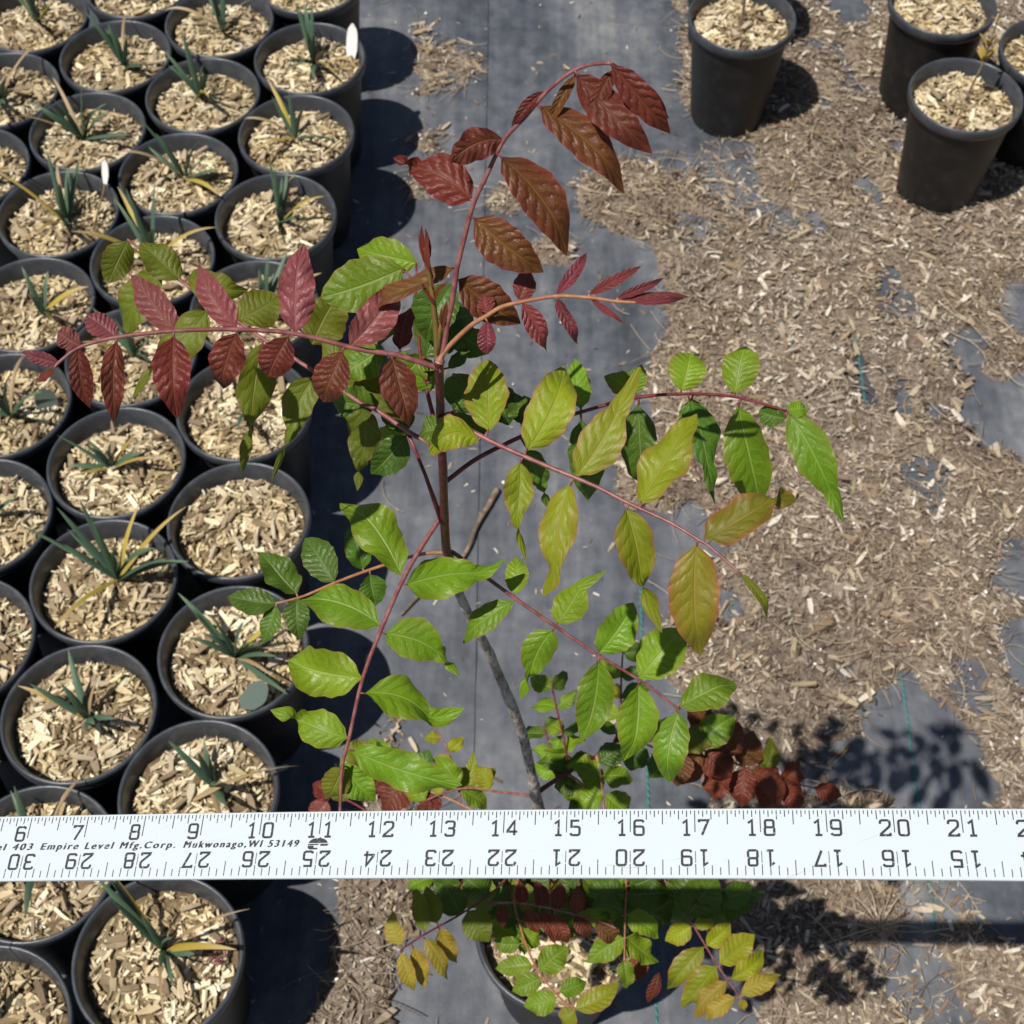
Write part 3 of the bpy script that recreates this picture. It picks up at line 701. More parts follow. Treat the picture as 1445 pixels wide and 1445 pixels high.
def leaflet(B, T, w, mat, parent, curve=0., roll=None, twist=0., arch=None, wave=None, droop=0., blunt=0., tail=None):
    """lanceolate leaflet from B to T (world), max width w (m); tail: a point the twisted tip runs on to"""
    d = T - B; Ln = d.length; dn = d.normalized(); mid = (B+T)/2
    n0 = ((CAMP-mid).normalized()*.8 + Vector((0, 0, 1))*.35)
    n0 = (n0 - dn*n0.dot(dn)).normalized()
    if roll is None: roll = rnd.uniform(-.4, .4)
    s = dn.cross(n0); s = s*math.cos(roll)+n0*math.sin(roll); n = s.cross(dn)
    if arch is None: arch = rnd.uniform(-.04, .13)
    if wave is None: wave = rnd.uniform(.05, .17)
    fold = rnd.uniform(-.05, .36); ph = rnd.uniform(0, 6.28); fr = rnd.uniform(7, 15); ph2 = rnd.uniform(0, 6.28)
    NL, NW = (30, 8) if tail else (20, 8); V = []; F = []; UV = []; ap = rnd.uniform(.66, .84); bp = .98 - .46*blunt
    asym = rnd.uniform(-.09, .09); kmax = (ap/(ap+bp))**ap*(bp/(ap+bp))**bp; tsgn = rnd.choice((-1, 1)); fT = .72
    if tail: wid2 = rnd.uniform(.36, .52); ttw = rnd.choice((.7, 2.3, 2.7))
    for i in range(NL+1):
        t = i/NL; ss, nn, e = s, n, 0
        if tail and t > fT*.86:
            q = (t-fT*.86)/(1-fT*.86); tq = min(1, t/fT)
            c0 = B + d*(.86 + .14*min(1, q*2)) ; A0 = B+d*.86
            a1 = A0 + d*.14; c = A0*(1-q)**2 + a1*(2*q*(1-q)) + tail*(q*q)
            pf = max(.16*(1-q), wid2*math.sin(math.pi*min(1, q**.85))**.8); p86 = (.86**ap*.14**bp)/kmax
            pf = pf + (p86-.16)*max(0, 1-q*3.2); pf = pf*(1 if q < .97 else .3) + .012
            tg = ((a1-A0)*(1-q) + (tail-a1)*q).normalized(); tw = tsgn*ttw*min(1, q*1.5)
            ss = (s - tg*s.dot(tg)).normalized(); nn = ss.cross(tg); ss, nn = ss*math.cos(tw)+nn*math.sin(tw), nn*math.cos(tw)-ss*math.sin(tw)
            c = c + s*(curve*Ln*4*.86*.14) + n*(arch*Ln*4*.86*.14)*(1-q)
        else:
            tt = t/fT if tail else t
            pf = (tt**ap)*((1-tt)**bp)/kmax; pf = pf*(.1+.9*min(1, tt/.08)) + .018
            c = B + d*tt + s*(curve*Ln*4*tt*(1-tt)) + n*(arch*Ln*4*tt*(1-tt))
            if not tail:
                e = max(0, (tt-.55)/.45); e = e*e*(3-2*e); c = c - n*(droop*Ln*e*e*.45)
                tw = twist*e; ss = s*math.cos(tw)+n*math.sin(tw); nn = n*math.cos(tw)-s*math.sin(tw)
        for j in range(NW+1):
            u = -1 + 2*j/NW; a = abs(u)
            hw = w*.5*pf*(1 + asym*(1 if u > 0 else -1))
            hw *= 1 + .04*math.sin(t*31+ph2+(2 if u > 0 else 0))*(a > .9)
            z = fold*a*hw - .12*hw*a*a + wave*w*math.sin(fr*t+ph+(1.7 if u > 0 else 0))*a*a*min(1, pf*1.5)
            V.append(c + ss*(hw*u) + nn*z); UV.append((j/NW, t))
        if i:
            o = (i-1)*(NW+1)
            for j in range(NW): F.append((o+j, o+j+1, o+NW+2+j, o+NW+1+j))
    return child_mesh('leaflet', V, F, M[mat], parent, UV)

def frond(pxs, z0, z1, rmat, leaves, r0=.0011, r1=.0005, auto=None, label=None):
    """compound leaf: rachis through photo pixels with depth from z0 to z1; leaflets (bx,by,tx,ty,w,type[,opts])"""
    n = len(pxs); acc = [0]
    for i in range(1, n): acc.append(acc[-1]+math.dist(pxs[i], pxs[i-1]))
    tot = acc[-1]; zz = [z0+(z1-z0)*a/tot for a in acc]
    c3 = spline([tuple(P(x, y, z)) for (x, y), z in zip(pxs, zz)], 5)
    R = [r0+(r1-r0)*i/(len(c3)-1) for i in range(len(c3))]; R[0] *= 1.9; R[1] *= 1.5; R[2] *= 1.15
    V, F = tube(c3, R, 8); ro = child_mesh('compound_leaf', V, F, M[rmat], tree)
    if label: ro['label'] = label
    pp = spline([(x, y, z) for (x, y), z in zip(pxs, zz)], 8)
    def zat(x, y): 
        q = min(pp, key=lambda a: (a[0]-x)**2+(a[1]-y)**2); return q
    for lf in leaves:
        bx, by, tx, ty, w, mt = lf[:6]; o = dict(lf[6]) if len(lf) > 6 else {}
        q = zat(bx, by); zb = q[2] + o.pop('oz', 0); lm = math.hypot(tx-bx, ty-by)*zb/FPX
        dz = o.pop('dz', rnd.uniform(-.12, .38)); B = P(bx, by, zb); T = P(tx, ty, zb + dz*lm)
        o.setdefault('curve', rnd.uniform(-.05, .05)); o.setdefault('twist', rnd.choice([0, 0, rnd.uniform(-.9, .9)])); o.setdefault('droop', rnd.choice([rnd.uniform(0, .3), rnd.uniform(.2, .7)]))
        tl = o.pop('tail', None)
        if tl: o['tail'] = P(tl[0], tl[1], zb + dz*lm + rnd.uniform(-.002, .006))
        l = leaflet(B, T, w*zb/FPX*(1.2 if zb > .95 else 1.15), mt, ro, **o)
        A = P(q[0], q[1], q[2])
        if .0008 < (A-B).length < .012:                        # petiolule
            V, F = tube([A, (A+B)/2, B+(T-B)*.03], [.0006, .0005, .0004], 6); child_mesh('petiolule', V, F, M[rmat], l)
    if auto:
        npair, ln, w, types, jit = auto
        for k in range(npair):
            f = .12 + .88*(k+.5)/npair; i = min(len(pp)-2, int(f*(len(pp)-1))); q = pp[i]; tx, ty = pp[i+1][0]-q[0], pp[i+1][1]-q[1]; m_ = math.hypot(tx, ty) or 1; tx /= m_; ty /= m_
            for sgn in (-1, 1):
                a = rnd.uniform(.75, 1.25)*sgn; dx, dy = tx*math.cos(a)-ty*math.sin(a), tx*math.sin(a)+ty*math.cos(a)
                l_ = ln*rnd.uniform(1-jit, 1+jit)*(1-.25*f); zb = q[2]; lm = l_*zb/FPX
                leaflet(P(q[0], q[1], zb), P(q[0]+dx*l_, q[1]+dy*l_+l_*.12, zb+lm*rnd.uniform(-.3, .6)), w*rnd.uniform(.8, 1.15)*zb/FPX, rnd.choice(types), ro,
                        curve=rnd.uniform(-.12, .12), roll=rnd.uniform(-.7, .7), twist=rnd.uniform(-.8, .8), droop=rnd.uniform(0, .5))
    return ro

# R1: left red frond
frond([(619,520),(614,518),(563,502),(526,496),(494,490),(417,471),(335,465),(245,467),(165,476),(115,489),(86,509),(77,519)], .556, .530, 'rachis_red', [
 (417,471,425,342,45,'R',{'roll':.1}),(335,465,275,373,36,'R'),(245,467,183,387,39,'R'),(165,476,122,444,33,'R',{'blunt':.7}),(115,489,81,468,28,'R',{'blunt':.9}),
 (493,489,563,397,46,'R',{'roll':-.1}),(483,495,451,568,45,'K',{'blunt':.5}),(407,475,378,532,43,'K',{'blunt':.6,'roll':.2}),(333,470,308,556,43,'K'),(245,474,248,586,46,'K',{'roll':0}),
 (164,481,163,598,29,'K'),(111,490,127,576,28,'K',{'curve':.06}),(84,513,28,497,17,'R'),(77,522,52,537,13,'K'),(553,504,581,602,46,'K'),(564,494,578,433,30,'K',{'oz':.01,'roll':.5})], .0012, .0006,
 label='red frond arching over the pots')
# R2: upright red-bronze frond
frond([(621,508),(625,496),(631,458),(638,425),(643,391),(646,373),(656,333),(668,288),(687,247),(711,198),(742,164),(770,131),(801,105),(829,92),(862,89)], .552, .475, 'rachis_red', [
 (647,394,737,458,48,'B',{'oz':.004}),(669,308,766,385,52,'B'),(707,221,806,360,55,'B',{'curve':-.07}),(761,150,887,264,48,'B',{'curve':-.05}),(813,104,919,212,46,'K'),(862,90,946,193,36,'K'),
 (867,91,959,162,13,'K',{'oz':.003}),(666,283,575,238,54,'K',{'curve':.08,'tail':(553,226)}),(711,197,637,230,40,'K',{'curve':.14,'blunt':.5}),(768,129,722,182,15,'K',{'curve':.06}),(813,105,772,183,15,'B',{'oz':.008,'curve':.05}),
 (866,98,835,172,22,'K',{'oz':.008}),(643,377,500,428,34,'B',{'oz':.006,'roll':-.6,'curve':-.08})], .0012, .0006, label='upright bronze-red frond at the top of the stem')
# R3: small young frond
frond([(620,512),(625,499),(643,479),(665,459),(686,446),(706,434),(731,427),(784,418),(832,420),(867,425),(898,427)], .552, .515, 'rachis_tan', [
 (732,424,747,377,28,'P'),(737,428,774,498,26,'P'),(687,442,682,414,23,'P',{'blunt':.7}),(688,453,687,500,23,'P',{'blunt':.6}),(785,416,830,354,16,'P'),(786,421,823,485,17,'P'),
 (830,416,905,375,14,'P'),(833,421,882,453,9,'P'),(870,421,941,393,11,'P'),(872,425,976,413,14,'P'),(892,427,970,421,9,'P')], .0011, .0006, label='small young pinkish-red frond beside the terminal bud')
# terminal shoot and buds
V, F = tube(spline([tuple(P(x, y, z)) for x, y, z in ((618,516,.555),(616,470,.547),(614,449,.543),(611,423,.538),(608,401,.535),(605,375,.53),(600,350,.527))], 4), [.0014-.00003*i for i in range(25)], 8)
sh = child_mesh('terminal_shoot', V, F, M['shoot_green'], tree)
for bx, by, tx, ty, w, z in ((605,376,595,318,10,.529),(604,374,600,322,8,.5285),(607,386,590,330,7,.5295),(606,380,604,330,8,.5275),(611,424,595,398,6,.538),(612,425,634,397,8,.538),(613,432,598,408,5,.537),(610,410,606,372,9,.5355)):
    leaflet(P(bx, by, z), P(tx, ty, z-.002), w*z/FPX, 'K', sh, curve=rnd.uniform(-.06, .06), roll=rnd.uniform(-.6, .6))
V, F = tube([P(619,500,.551), P(621,466,.545), P(626,433,.541)], [.001, .0008, .0004], 6); o = child_mesh('side_shoot', V, F, M['shoot_green'], tree)
leaflet(P(623,462,.544), P(631,425,.541), 9*.544/FPX, 'K', o); leaflet(P(622,470,.545), P(624,432,.5415), 7*.544/FPX, 'K', o)
# R4: left olive frond under the red one
frond([(612,628),(594,619),(576,609),(529,577),(511,570),(482,550),(417,507),(371,478),(335,453),(288,422),(259,399),(230,379),(201,354),(180,338)], .605, .655, 'rachis_red', [
 (181,340,154,398,38,'O',{'blunt':.5}),(227,384,169,469,56,'O',{'blunt':.4}),(255,395,198,339,40,'O',{'blunt':.4}),(264,392,349,407,40,'O',{'curve':.12}),(335,451,394,418,50,'O',{'blunt':.6}),
 (293,438,220,508,48,'O',{'curve':-.08,'tail':(184,560)}),(371,483,354,605,46,'O',{'dz':.1,'tail':(344,670)}),(446,530,412,620,40,'O',{'curve':.1,'tail':(388,680)}),(440,486,476,418,56,'O',{'blunt':.5,'oz':.01}),(500,560,455,475,40,'O',{'oz':.015}),
 (528,575,466,566,46,'D',{'oz':.008}),(509,573,505,660,46,'O',{'curve':-.1,'tail':(500,692)}),(573,614,522,672,42,'D',{'oz':.006}),(582,596,470,520,44,'O',{'oz':.02})], .0012, .0006,
 label='olive-green frond hanging below the red frond')
# green leaf mass behind the top node
frond([(624,640),(612,590),(600,540),(592,490),(590,450),(585,400)], .615, .60, 'rachis_dark', [
 (570,378,452,420,66,'G',{'roll':.2,'blunt':.4,'dz':.0}),(590,372,500,352,44,'G',{'blunt':.4}),(596,470,668,440,62,'D',{'blunt':.5}),(640,400,600,480,56,'D',{'oz':-.01,'blunt':.5}),(600,505,645,430,60,'D',{'blunt':.3}),(598,500,560,540,44,'G',{'blunt':.4}),
 (612,548,572,506,46,'G',{'blunt':.5}),(610,540,540,498,44,'D'),(640,470,690,500,38,'D',{'oz':.01}),(540,492,478,530,50,'G',{'oz':.01}),(560,470,505,445,46,'D',{'oz':.012}),(632,520,664,488,18,'D')], .0011, .0006)
frond([(624,600),(640,580),(665,560),(690,545)], .60, .64, 'rachis_dark', [(640,580,668,530,58,'D',{'blunt':.4}),(628,606,590,610,40,'D'),(690,604,592,606,42,'D',{'oz':.02,'blunt':.4}),(690,545,718,600,44,'D',{'blunt':.5})], .0009, .0006)
# curled bright leaflet in front of the stem
# R5: right front frond
frond([(623,590),(628,588),(678,615),(717,634),(780,661),(840,686),(889,711),(945,737),(985,761),(1001,771),(1045,809)], .585, .545, 'rachis_red', [
 (677,621,606,642,42,'Y',{'curve':.28,'blunt':.5,'roll':.2}),(690,609,686,503,54,'Y',{'blunt':.3}),(743,636,800,505,56,'Y',{'curve':.06,'blunt':.3}),(813,672,876,568,54,'Y',{'blunt':.1,'tail':(904,512)}),(903,711,980,578,58,'Y'),
 (993,760,1098,696,52,'Z',{'curve':.08,'tail':(1121,703)}),(734,652,728,735,37,'Y',{'blunt':.1,'tail':(742,792)}),(805,683,784,815,48,'Y',{'curve':.03,'tail':(767,842)}),(883,717,905,830,52,'Y',{'tail':(934,893)}),
 (983,767,989,932,62,'Z',{'roll':0}),(1045,809,1091,872,13,'O')], .0012, .0005, label='yellow-green frond with pink rachis reaching over the mulch')
# R6: right back frond
frond([(626,682),(634,676),(675,646),(742,613),(792,591),(825,580),(893,562),(961,556),(1037,560),(1110,580)], .632, .640, 'rachis_dark', [
 (893,558,852,530,30,'G',{'curve':.1}),(893,558,905,513,24,'G'),(961,552,975,496,46,'G',{'blunt':.8}),(1037,556,1051,487,46,'G',{'blunt':.8}),(901,570,909,700,46,'D'),(973,564,1000,668,46,'D',{'tail':(1008,712)}),(1041,572,1073,710,60,'G',{'blunt':.4,'roll':.3}),
 (1110,590,1070,580,26,'D',{'blunt':.6}),(1114,582,1178,708,48,'G',{'tail':(1187,738)}),(1110,580,1139,574,24,'G',{'blunt':.8}),(820,592,829,712,44,'D'),(741,598,722,555,34,'D'),(820,577,812,505,32,'G'),(744,634,768,690,36,'D',{'tail':(778,720)}),(760,612,735,560,36,'D'),(975,562,985,640,40,'D',{'oz':.01})],
 .0012, .0006, label='green frond with dark red rachis on the mulch side')
V, F = tube([P(624,737,.662), P(600,670,.645), P(576,611,.635)], [.0014, .0009, .0008], 8); pt_ = child_mesh('petiole', V, F, M['rachis_dark'], tree)
leaflet(P(576,611,.635), P(548,560,.645), 44*.64/FPX, 'D', pt_); leaflet(P(576,611,.635), P(520,628,.65), 40*.64/FPX, 'G', pt_)
# R7: lower left front frond
frond([(627,727),(622,730),(596,770),(570,815),(540,883),(512,957),(493,1040),(483,1082),(480,1140),(478,1200)], .662, .70, 'rachis_red', [
 (566,812,486,699,57,'G',{'curve':.05,'blunt':.3}),(537,883,416,845,57,'G',{'curve':.08}),(511,957,403,934,62,'G',{'blunt':.6}),(490,1042,418,1014,46,'G',{'blunt':.5,'tail':(382,1001)}),(572,826,686,809,52,'G',{'curve':-.05,'tail':(714,792)}),
 (543,894,628,930,52,'G',{'curve':-.1,'tail':(646,958)}),(516,978,612,1024,54,'G',{'curve':-.1,'tail':(654,1004)}),(495,1058,652,1108,48,'G',{'curve':.04,'droop':.0}),(484,1082,462,1130,36,'O',{'oz':.004}),(486,1080,530,1130,36,'G',{'oz':.01})],
 .0013, .0007, label='green frond with reddish rachis descending towards the ruler')
# R8: small dark frond to the left
frond([(631,781),(625,780),(590,783),(522,804),(471,823),(429,841),(400,849),(390,851)], .695, .76, 'rachis_tan', [
 (512,804,493,744,32,'D',{'blunt':.4}),(471,822,430,759,42,'D',{'blunt':.4}),(419,838,369,775,42,'D'),(390,852,319,839,36,'D'),(522,810,532,855,35,'D',{'blunt':.3}),(419,844,422,902,32,'D'),(390,855,369,907,28,'D')], .0010, .0006,
 label='small dark green frond beside the chip-only pot')
# R9: lower right frond
frond([(634,782),(640,780),(680,810),(725,843),(784,884),(845,925),(903,960),(953,997),(957,1001)], .697, .735, 'rachis_red', [
 (726,839,728,785,29,'G',{'blunt':.4}),(726,848,648,907,33,'G'),(786,880,822,822,42,'G',{'blunt':.4,'tail':(856,804)}),(780,889,748,958,42,'G',{'curve':.08,'tail':(737,988)}),(845,922,895,852,46,'G',{'blunt':.3}),(845,931,822,1050,47,'G',{'curve':-.05}),
 (903,958,964,886,56,'G',{'blunt':.3}),(901,965,889,1078,52,'G'),(958,997,1037,957,48,'G',{'blunt':.5}),(957,1004,940,1106,44,'G',{'blunt':.2})], .0012, .0006, label='green frond with straight pinkish rachis above the ruler')
# lower bush: side branch from the grey node
V, F = tube(spline([tuple(P(*q)) for q in ((757,1126,1.02),(762,1116,1.02),(795,1094,1.02),(842,1066,1.03),(872,1044,1.04))], 4), [.0022-.00008*i for i in range(17)], 8)
child_mesh('side_branch', V, F, M['stem_red'], tree)
frond([(802,1090),(802,1080),(795,1040),(784,994),(778,962)], 1.03, 1.02, 'rachis_dark', [], .001, .0006, (5, 44, 26, 'GGD', .25))
frond([(795,1096),(790,1080),(776,1050),(766,1025)], 1.03, 1.05, 'rachis_dark', [], .001, .0006, (3, 42, 24, 'GGD', .25))
frond([(868,1046),(872,1030),(876,990),(877,950),(880,905)], 1.04, 1.06, 'rachis_dark', [], .001, .0006, (5, 52, 27, 'GDDY', .25))
frond([(842,1066),(848,1100),(852,1140),(856,1175)], 1.03, 1.0, 'rachis_tan', [(848,1094,800,1076,30,'G'),(850,1096,895,1098,30,'G'),(851,1118,812,1140,30,'G'),(854,1122,892,1150,32,'G'),(845,1076,880,1050,30,'D')], .001, .0006)
frond([(800,1092),(820,1105),(835,1130),(840,1165)], 1.03, 1.03, 'rachis_tan', [(805,1095,778,1076,26,'D'),(812,1100,780,1110,28,'D'),(822,1108,795,1128,28,'G'),(826,1112,850,1085,30,'G'),(833,1130,800,1150,28,'D')], .001, .0006)
frond([(870,1045),(900,1046),(940,1060),(985,1055),(1020,1000)], 1.04, 1.1, 'rachis_dark', [(900,1046,925,1010,34,'D'),(905,1050,890,1090,34,'D'),(930,1056,950,1010,36,'D'),(940,1062,920,1100,36,'D'),(985,1050,1035,1010,38,'G',{'blunt':.4}),(965,1058,1005,1030,34,'O'),(960,1060,955,1110,34,'B'),(1000,1030,975,985,30,'B')], .001, .0006)
frond([(872,1044),(930,1042),(990,1058),(1040,1078),(1090,1098),(1150,1112)], 1.05, 1.14, 'rachis_dark', [(985,1057,1000,1000,32,'B'),(990,1060,965,1110,34,'B'),(1020,1070,1040,1015,34,'B'),(1022,1072,1005,1135,36,'K'),(1045,1080,1065,1030,34,'B'),(1050,1084,1045,1140,34,'K'),(1075,1092,1090,1040,24,'O'),(1080,1096,1090,1150,34,'K'),(1105,1102,1130,1075,28,'K'),(1110,1105,1125,1150,26,'K'),(1150,1112,1190,1125,22,'K'),(1060,1088,1110,1120,36,'K'),(995,1060,1035,1095,40,'K')], .001, .0006,
 label='dark red frond low down over the shaded mulch')
frond([(757,1124),(735,1121),(700,1117),(660,1112),(630,1118),(600,1130)], 1.02, 1.06, 'rachis_red', [(690,1116,668,1080,22,'Y',{'curve':.15}),(668,1112,700,1085,20,'Y'),(640,1116,612,1070,30,'G',{'curve':.2}),(650,1114,690,1140,26,'G'),(615,1122,640,1075,28,'Y',{'curve':-.2}),(600,1130,572,1090,32,'G'),(605,1128,600,1165,30,'K')], .0011, .0007)
frond([(700,1160),(640,1130),(590,1110),(540,1085),(505,1060)], 1.04, 1.09, 'rachis_tan', [(590,1110,570,1062,34,'G'),(585,1108,605,1058,34,'D'),(560,1095,535,1045,36,'D'),(550,1090,520,1040,30,'G'),(570,1100,540,1150,40,'K'),(545,1088,520,1125,38,'K'),(615,1120,600,1150,34,'K'),(520,1068,485,1055,34,'O'),(510,1064,495,1100,36,'G')], .001, .0006)
frond([(560,1180),(510,1140),(470,1120),(445,1105)], 1.06, 1.1, 'rachis_dark', [(470,1122,440,1105,24,'K'),(462,1130,440,1160,26,'R'),(490,1130,470,1095,30,'O'),(520,1146,500,1190,30,'K')], .001, .0006)
frond([(655,1165),(648,1120),(640,1080),(622,1040),(600,1012)], 1.05, 1.08, 'rachis_red', [(648,1118,668,1060,16,'Y',{'curve':.1}),(640,1080,610,1072,18,'Y'),(642,1090,668,1100,18,'G'),(622,1042,598,1040,16,'Y'),(632,1060,655,1040,16,'Y')], .0008, .0005)
# fronds seen below the ruler
frond([(742,1205),(700,1255),(650,1290),(600,1318),(566,1340)], 1.06, .985, 'rachis_dark', [
 (620,1310,647,1362,21,'A'),(600,1324,634,1384,20,'A',{'twist':.7}),(583,1336,599,1396,20,'A'),(566,1344,585,1400,20,'A'),(566,1334,550,1288,24,'A'),(617,1303,601,1252,24,'O'),(599,1315,587,1254,22,'O'),(650,1292,625,1245,34,'D',{'oz':.01}),(660,1285,690,1330,36,'O'),(690,1262,655,1236,40,'D',{'oz':.01})], .001, .0006,
 label='amber-tinged frond hanging below the ruler over bare fabric')
frond([(750,1180),(727,1260),(735,1310),(755,1362),(784,1402),(812,1425)], 1.10, .99, 'rachis_tan', [
 (734,1332,695,1329,20,'G'),(751,1362,699,1367,25,'G'),(763,1381,722,1399,27,'G'),(786,1408,737,1420,29,'G'),(812,1426,790,1446,28,'Y'),(761,1370,802,1336,33,'G'),(790,1400,829,1386,23,'G'),(812,1424,874,1386,29,'Y',{'curve':.1}),(735,1300,700,1280,30,'D',{'oz':.01}),(738,1312,762,1335,28,'G'),(735,1320,690,1300,30,'G',{'oz':.02})], .001, .0006)
frond([(870,1180),(883,1235),(882,1300),(881,1356)], 1.08, 1.00, 'rachis_tan', [
 (880,1323,828,1359,30,'G'),(884,1322,930,1358,32,'G'),(880,1353,885,1396,21,'G'),(886,1290,934,1320,30,'G'),(875,1292,797,1305,22,'G'),(883,1266,828,1252,34,'D'),(886,1262,948,1256,36,'D'),(880,1285,835,1275,34,'D'),(888,1250,930,1232,34,'D'),(885,1375,917,1355,26,'K',{'oz':.03}),(930,1372,914,1416,15,'K',{'oz':.03})], .001, .0006,
 label='bright green frond below the ruler, half in its shadow')
frond([(690,1275),(735,1274),(790,1285),(845,1300),(870,1310)], 1.03, 1.01, 'rachis_red', [
 (737,1277,733,1243,16,'K'),(763,1281,759,1242,19,'K'),(787,1283,792,1245,19,'K'),(740,1283,760,1317,17,'K'),(761,1288,785,1331,19,'K'),(782,1290,803,1333,19,'K'),(711,1276,709,1310,15,'K'),(810,1292,835,1322,18,'K'),(812,1290,815,1250,18,'K'),(840,1300,880,1330,22,'B')], .0009, .0005,
 label='small red frond just below the ruler')
frond([(900,1180),(940,1245),(975,1300),(1010,1358),(1046,1410)], 1.10, .975, 'rachis_red', [
 (1016,1361,1066,1319,32,'Y'),(1031,1381,1082,1342,26,'Y'),(1045,1403,1103,1375,22,'A'),(1011,1363,960,1424,30,'Y'),(1026,1385,976,1436,26,'A'),(1037,1407,992,1436,22,'A'),(993,1336,940,1402,28,'Y',{'twist':.8}),(997,1334,1032,1305,26,'Y'),(975,1307,938,1328,26,'Y'),(978,1306,1010,1303,16,'Y'),
 (970,1292,1012,1236,48,'D'),(960,1280,985,1230,44,'D'),(950,1268,915,1290,40,'D'),(1046,1410,1052,1428,11,'A'),(1000,1300,1080,1255,34,'D',{'oz':.05})], .001, .0006, label='yellow-green frond fanning out below the ruler')
for k in range(15):                                   # inner foliage between pot and ruler
    x0, y0 = 640 + 25*k + rnd.uniform(-15, 15), rnd.uniform(1200, 1285)
    frond([(775, 1225), ((775+x0)/2, (1235+y0)/2-10), (x0, y0), (x0+(x0-800)*.15, y0+rnd.uniform(15, 45))], 1.16, rnd.uniform(1.03, 1.12), 'rachis_dark', [], .0009, .0006, (3, 62, 34, 'GDDDO', .25))

# ------------------------------------------------------------------ the white yardstick
IN = .0254; RC = Vector((-.00365, .20673, 1.00233)); yaw, el, RWd, roll = -.0517, .1458, .02805, .029
U = Vector((math.cos(el)*math.cos(yaw), math.cos(el)*math.sin(yaw), math.sin(el))); Vv = Vector((-math.sin(yaw), math.cos(yaw), 0))
Nn = U.cross(Vv); Vv = Vv*math.cos(roll) + Nn*math.sin(roll); Nn = U.cross(Vv).normalized()
rul = empty('yardstick', RC); rul.rotation_mode = 'QUATERNION'; rul.rotation_quaternion = Matrix((U, Vv, Nn)).transposed().to_quaternion()
tag(rul, 'white painted metal yardstick with black inch numbers held level across the plant', 'yardstick')
def bow(s): q = (s*IN)/.23; return -.0016*q*q*min(1, 1.6/max(1e-6, abs(q)+.6))            # slight sag, s in inches from the 14 mark
def RP(s, v, h=0.):                                    # s inches along the scale, v inches up from the lower edge
    return ((s-14)*IN, v*IN - RWd/2 + bow(s-14), h)
WI = RWd/IN
V = []; F = []; ns = 108; prof = [(0.0, -.0014), (0.0, -.0003), (.012, 0), (WI-.012, 0), (WI, -.0003), (WI, -.0014)]
for i in range(ns+1):
    s = 36*i/ns
    for v, h in prof: V.append(RP(s, v, h))
    if i:
        o = (i-1)*6
        for k in range(6): F.append((o+k, o+6+k, o+6+(k+1) % 6, o+(k+1) % 6))
F += [tuple(range(6)), tuple(range(ns*6+5, ns*6-1, -1))]
m_ = mk('blade', V, F, False); obj('blade', m_, M['ruler'], rul)
HH = .00005
def quads(list_): 
    V = []; F = []
    for (s, v0, v1, w) in list_:
        i = len(V); V += [RP(s-w, v0, HH), RP(s+w, v0, HH), RP(s+w, v1, HH), RP(s-w, v1, HH)]; F.append((i, i+1, i+2, i+3))
    return V, F
tk = []
for k in range(1, 36*16):
    s = k/16
    L_ = .35 if k % 16 == 0 else .225 if k % 8 == 0 else .145 if k % 4 == 0 else .105 if k % 2 == 0 else .06
    tk.append((s, WI-.035-L_, WI-.035, .0068 if k % 2 else .0075))
V, F = quads(tk); obj('upper_tick_marks', mk('upper_tick_marks', V, F, False), M['ink'], rul)
tk = []
for k in range(1, 36*8):
    s = k/8; L_ = .17 if k % 8 == 0 else .24 if k % 4 == 0 else .15 if k % 2 == 0 else .12
    tk.append((s, .045, .045+L_, .0068))
    if k % 8 == 0: tk.append((s, .19+.045, .42, .0055))
V, F = quads(tk); obj('lower_tick_marks', mk('lower_tick_marks', V, F, False), M['ink'], rul)
def rr_(x0, y0, x1, y1, c=.13): return [(x0+c, y0), (x1-c, y0), (x1-c*.3, y0+c*.3), (x1, y0+c), (x1, y1-c), (x1-c*.3, y1-c*.3), (x1-c, y1), (x0+c, y1), (x0+c*.3, y1-c*.3), (x0, y1-c), (x0, y0+c), (x0+c*.3, y0+c*.3), (x0+c, y0), (x0+c+.08, y0)]
DG = {'0': [rr_(0, 0, .6, 1)], '1': [[(.08, .80), (.34, 1), (.34, 0)], [(.12, 0), (.56, 0)]], '2': [[(0, .76), (0, .88), (.04, .96), (.12, 1), (.48, 1), (.56, .96), (.6, .88), (.6, .68), (.56, .58), (.03, .10), (0, 0), (.62, 0)], [(.60, -.05), (.60, .16)]],
 '3': [[(0, .84), (.04, .96), (.12, 1), (.48, 1), (.56, .96), (.6, .88), (.6, .64), (.54, .55), (.44, .52), (.18, .52)], [(.44, .52), (.54, .48), (.6, .40), (.6, .12), (.56, .04), (.48, 0), (.12, 0), (.04, .04), (0, .16)]],
 '4': [[(.46, 0), (.46, 1), (.40, .92), (0, .32), (0, .26), (.66, .26)]], '5': [[(.56, 1), (.05, 1), (.05, .58), (.46, .58), (.56, .54), (.6, .46), (.6, .12), (.56, .04), (.48, 0), (.12, 0), (.04, .04), (0, .14)]],
 '6': [[(.6, .86), (.56, .96), (.48, 1), (.12, 1), (.04, .96), (0, .88), (0, .12), (.04, .04), (.12, 0), (.48, 0), (.56, .04), (.6, .12), (.6, .46), (.56, .54), (.48, .58), (.02, .58)]],
 '7': [[(0, .86), (0, 1), (.6, 1), (.18, 0)]], '8': [rr_(.03, .52, .57, 1, .1), rr_(0, 0, .6, .52, .1)]}
DG['9'] = [[(.6-x, 1-y) for x, y in DG['6'][0]]]
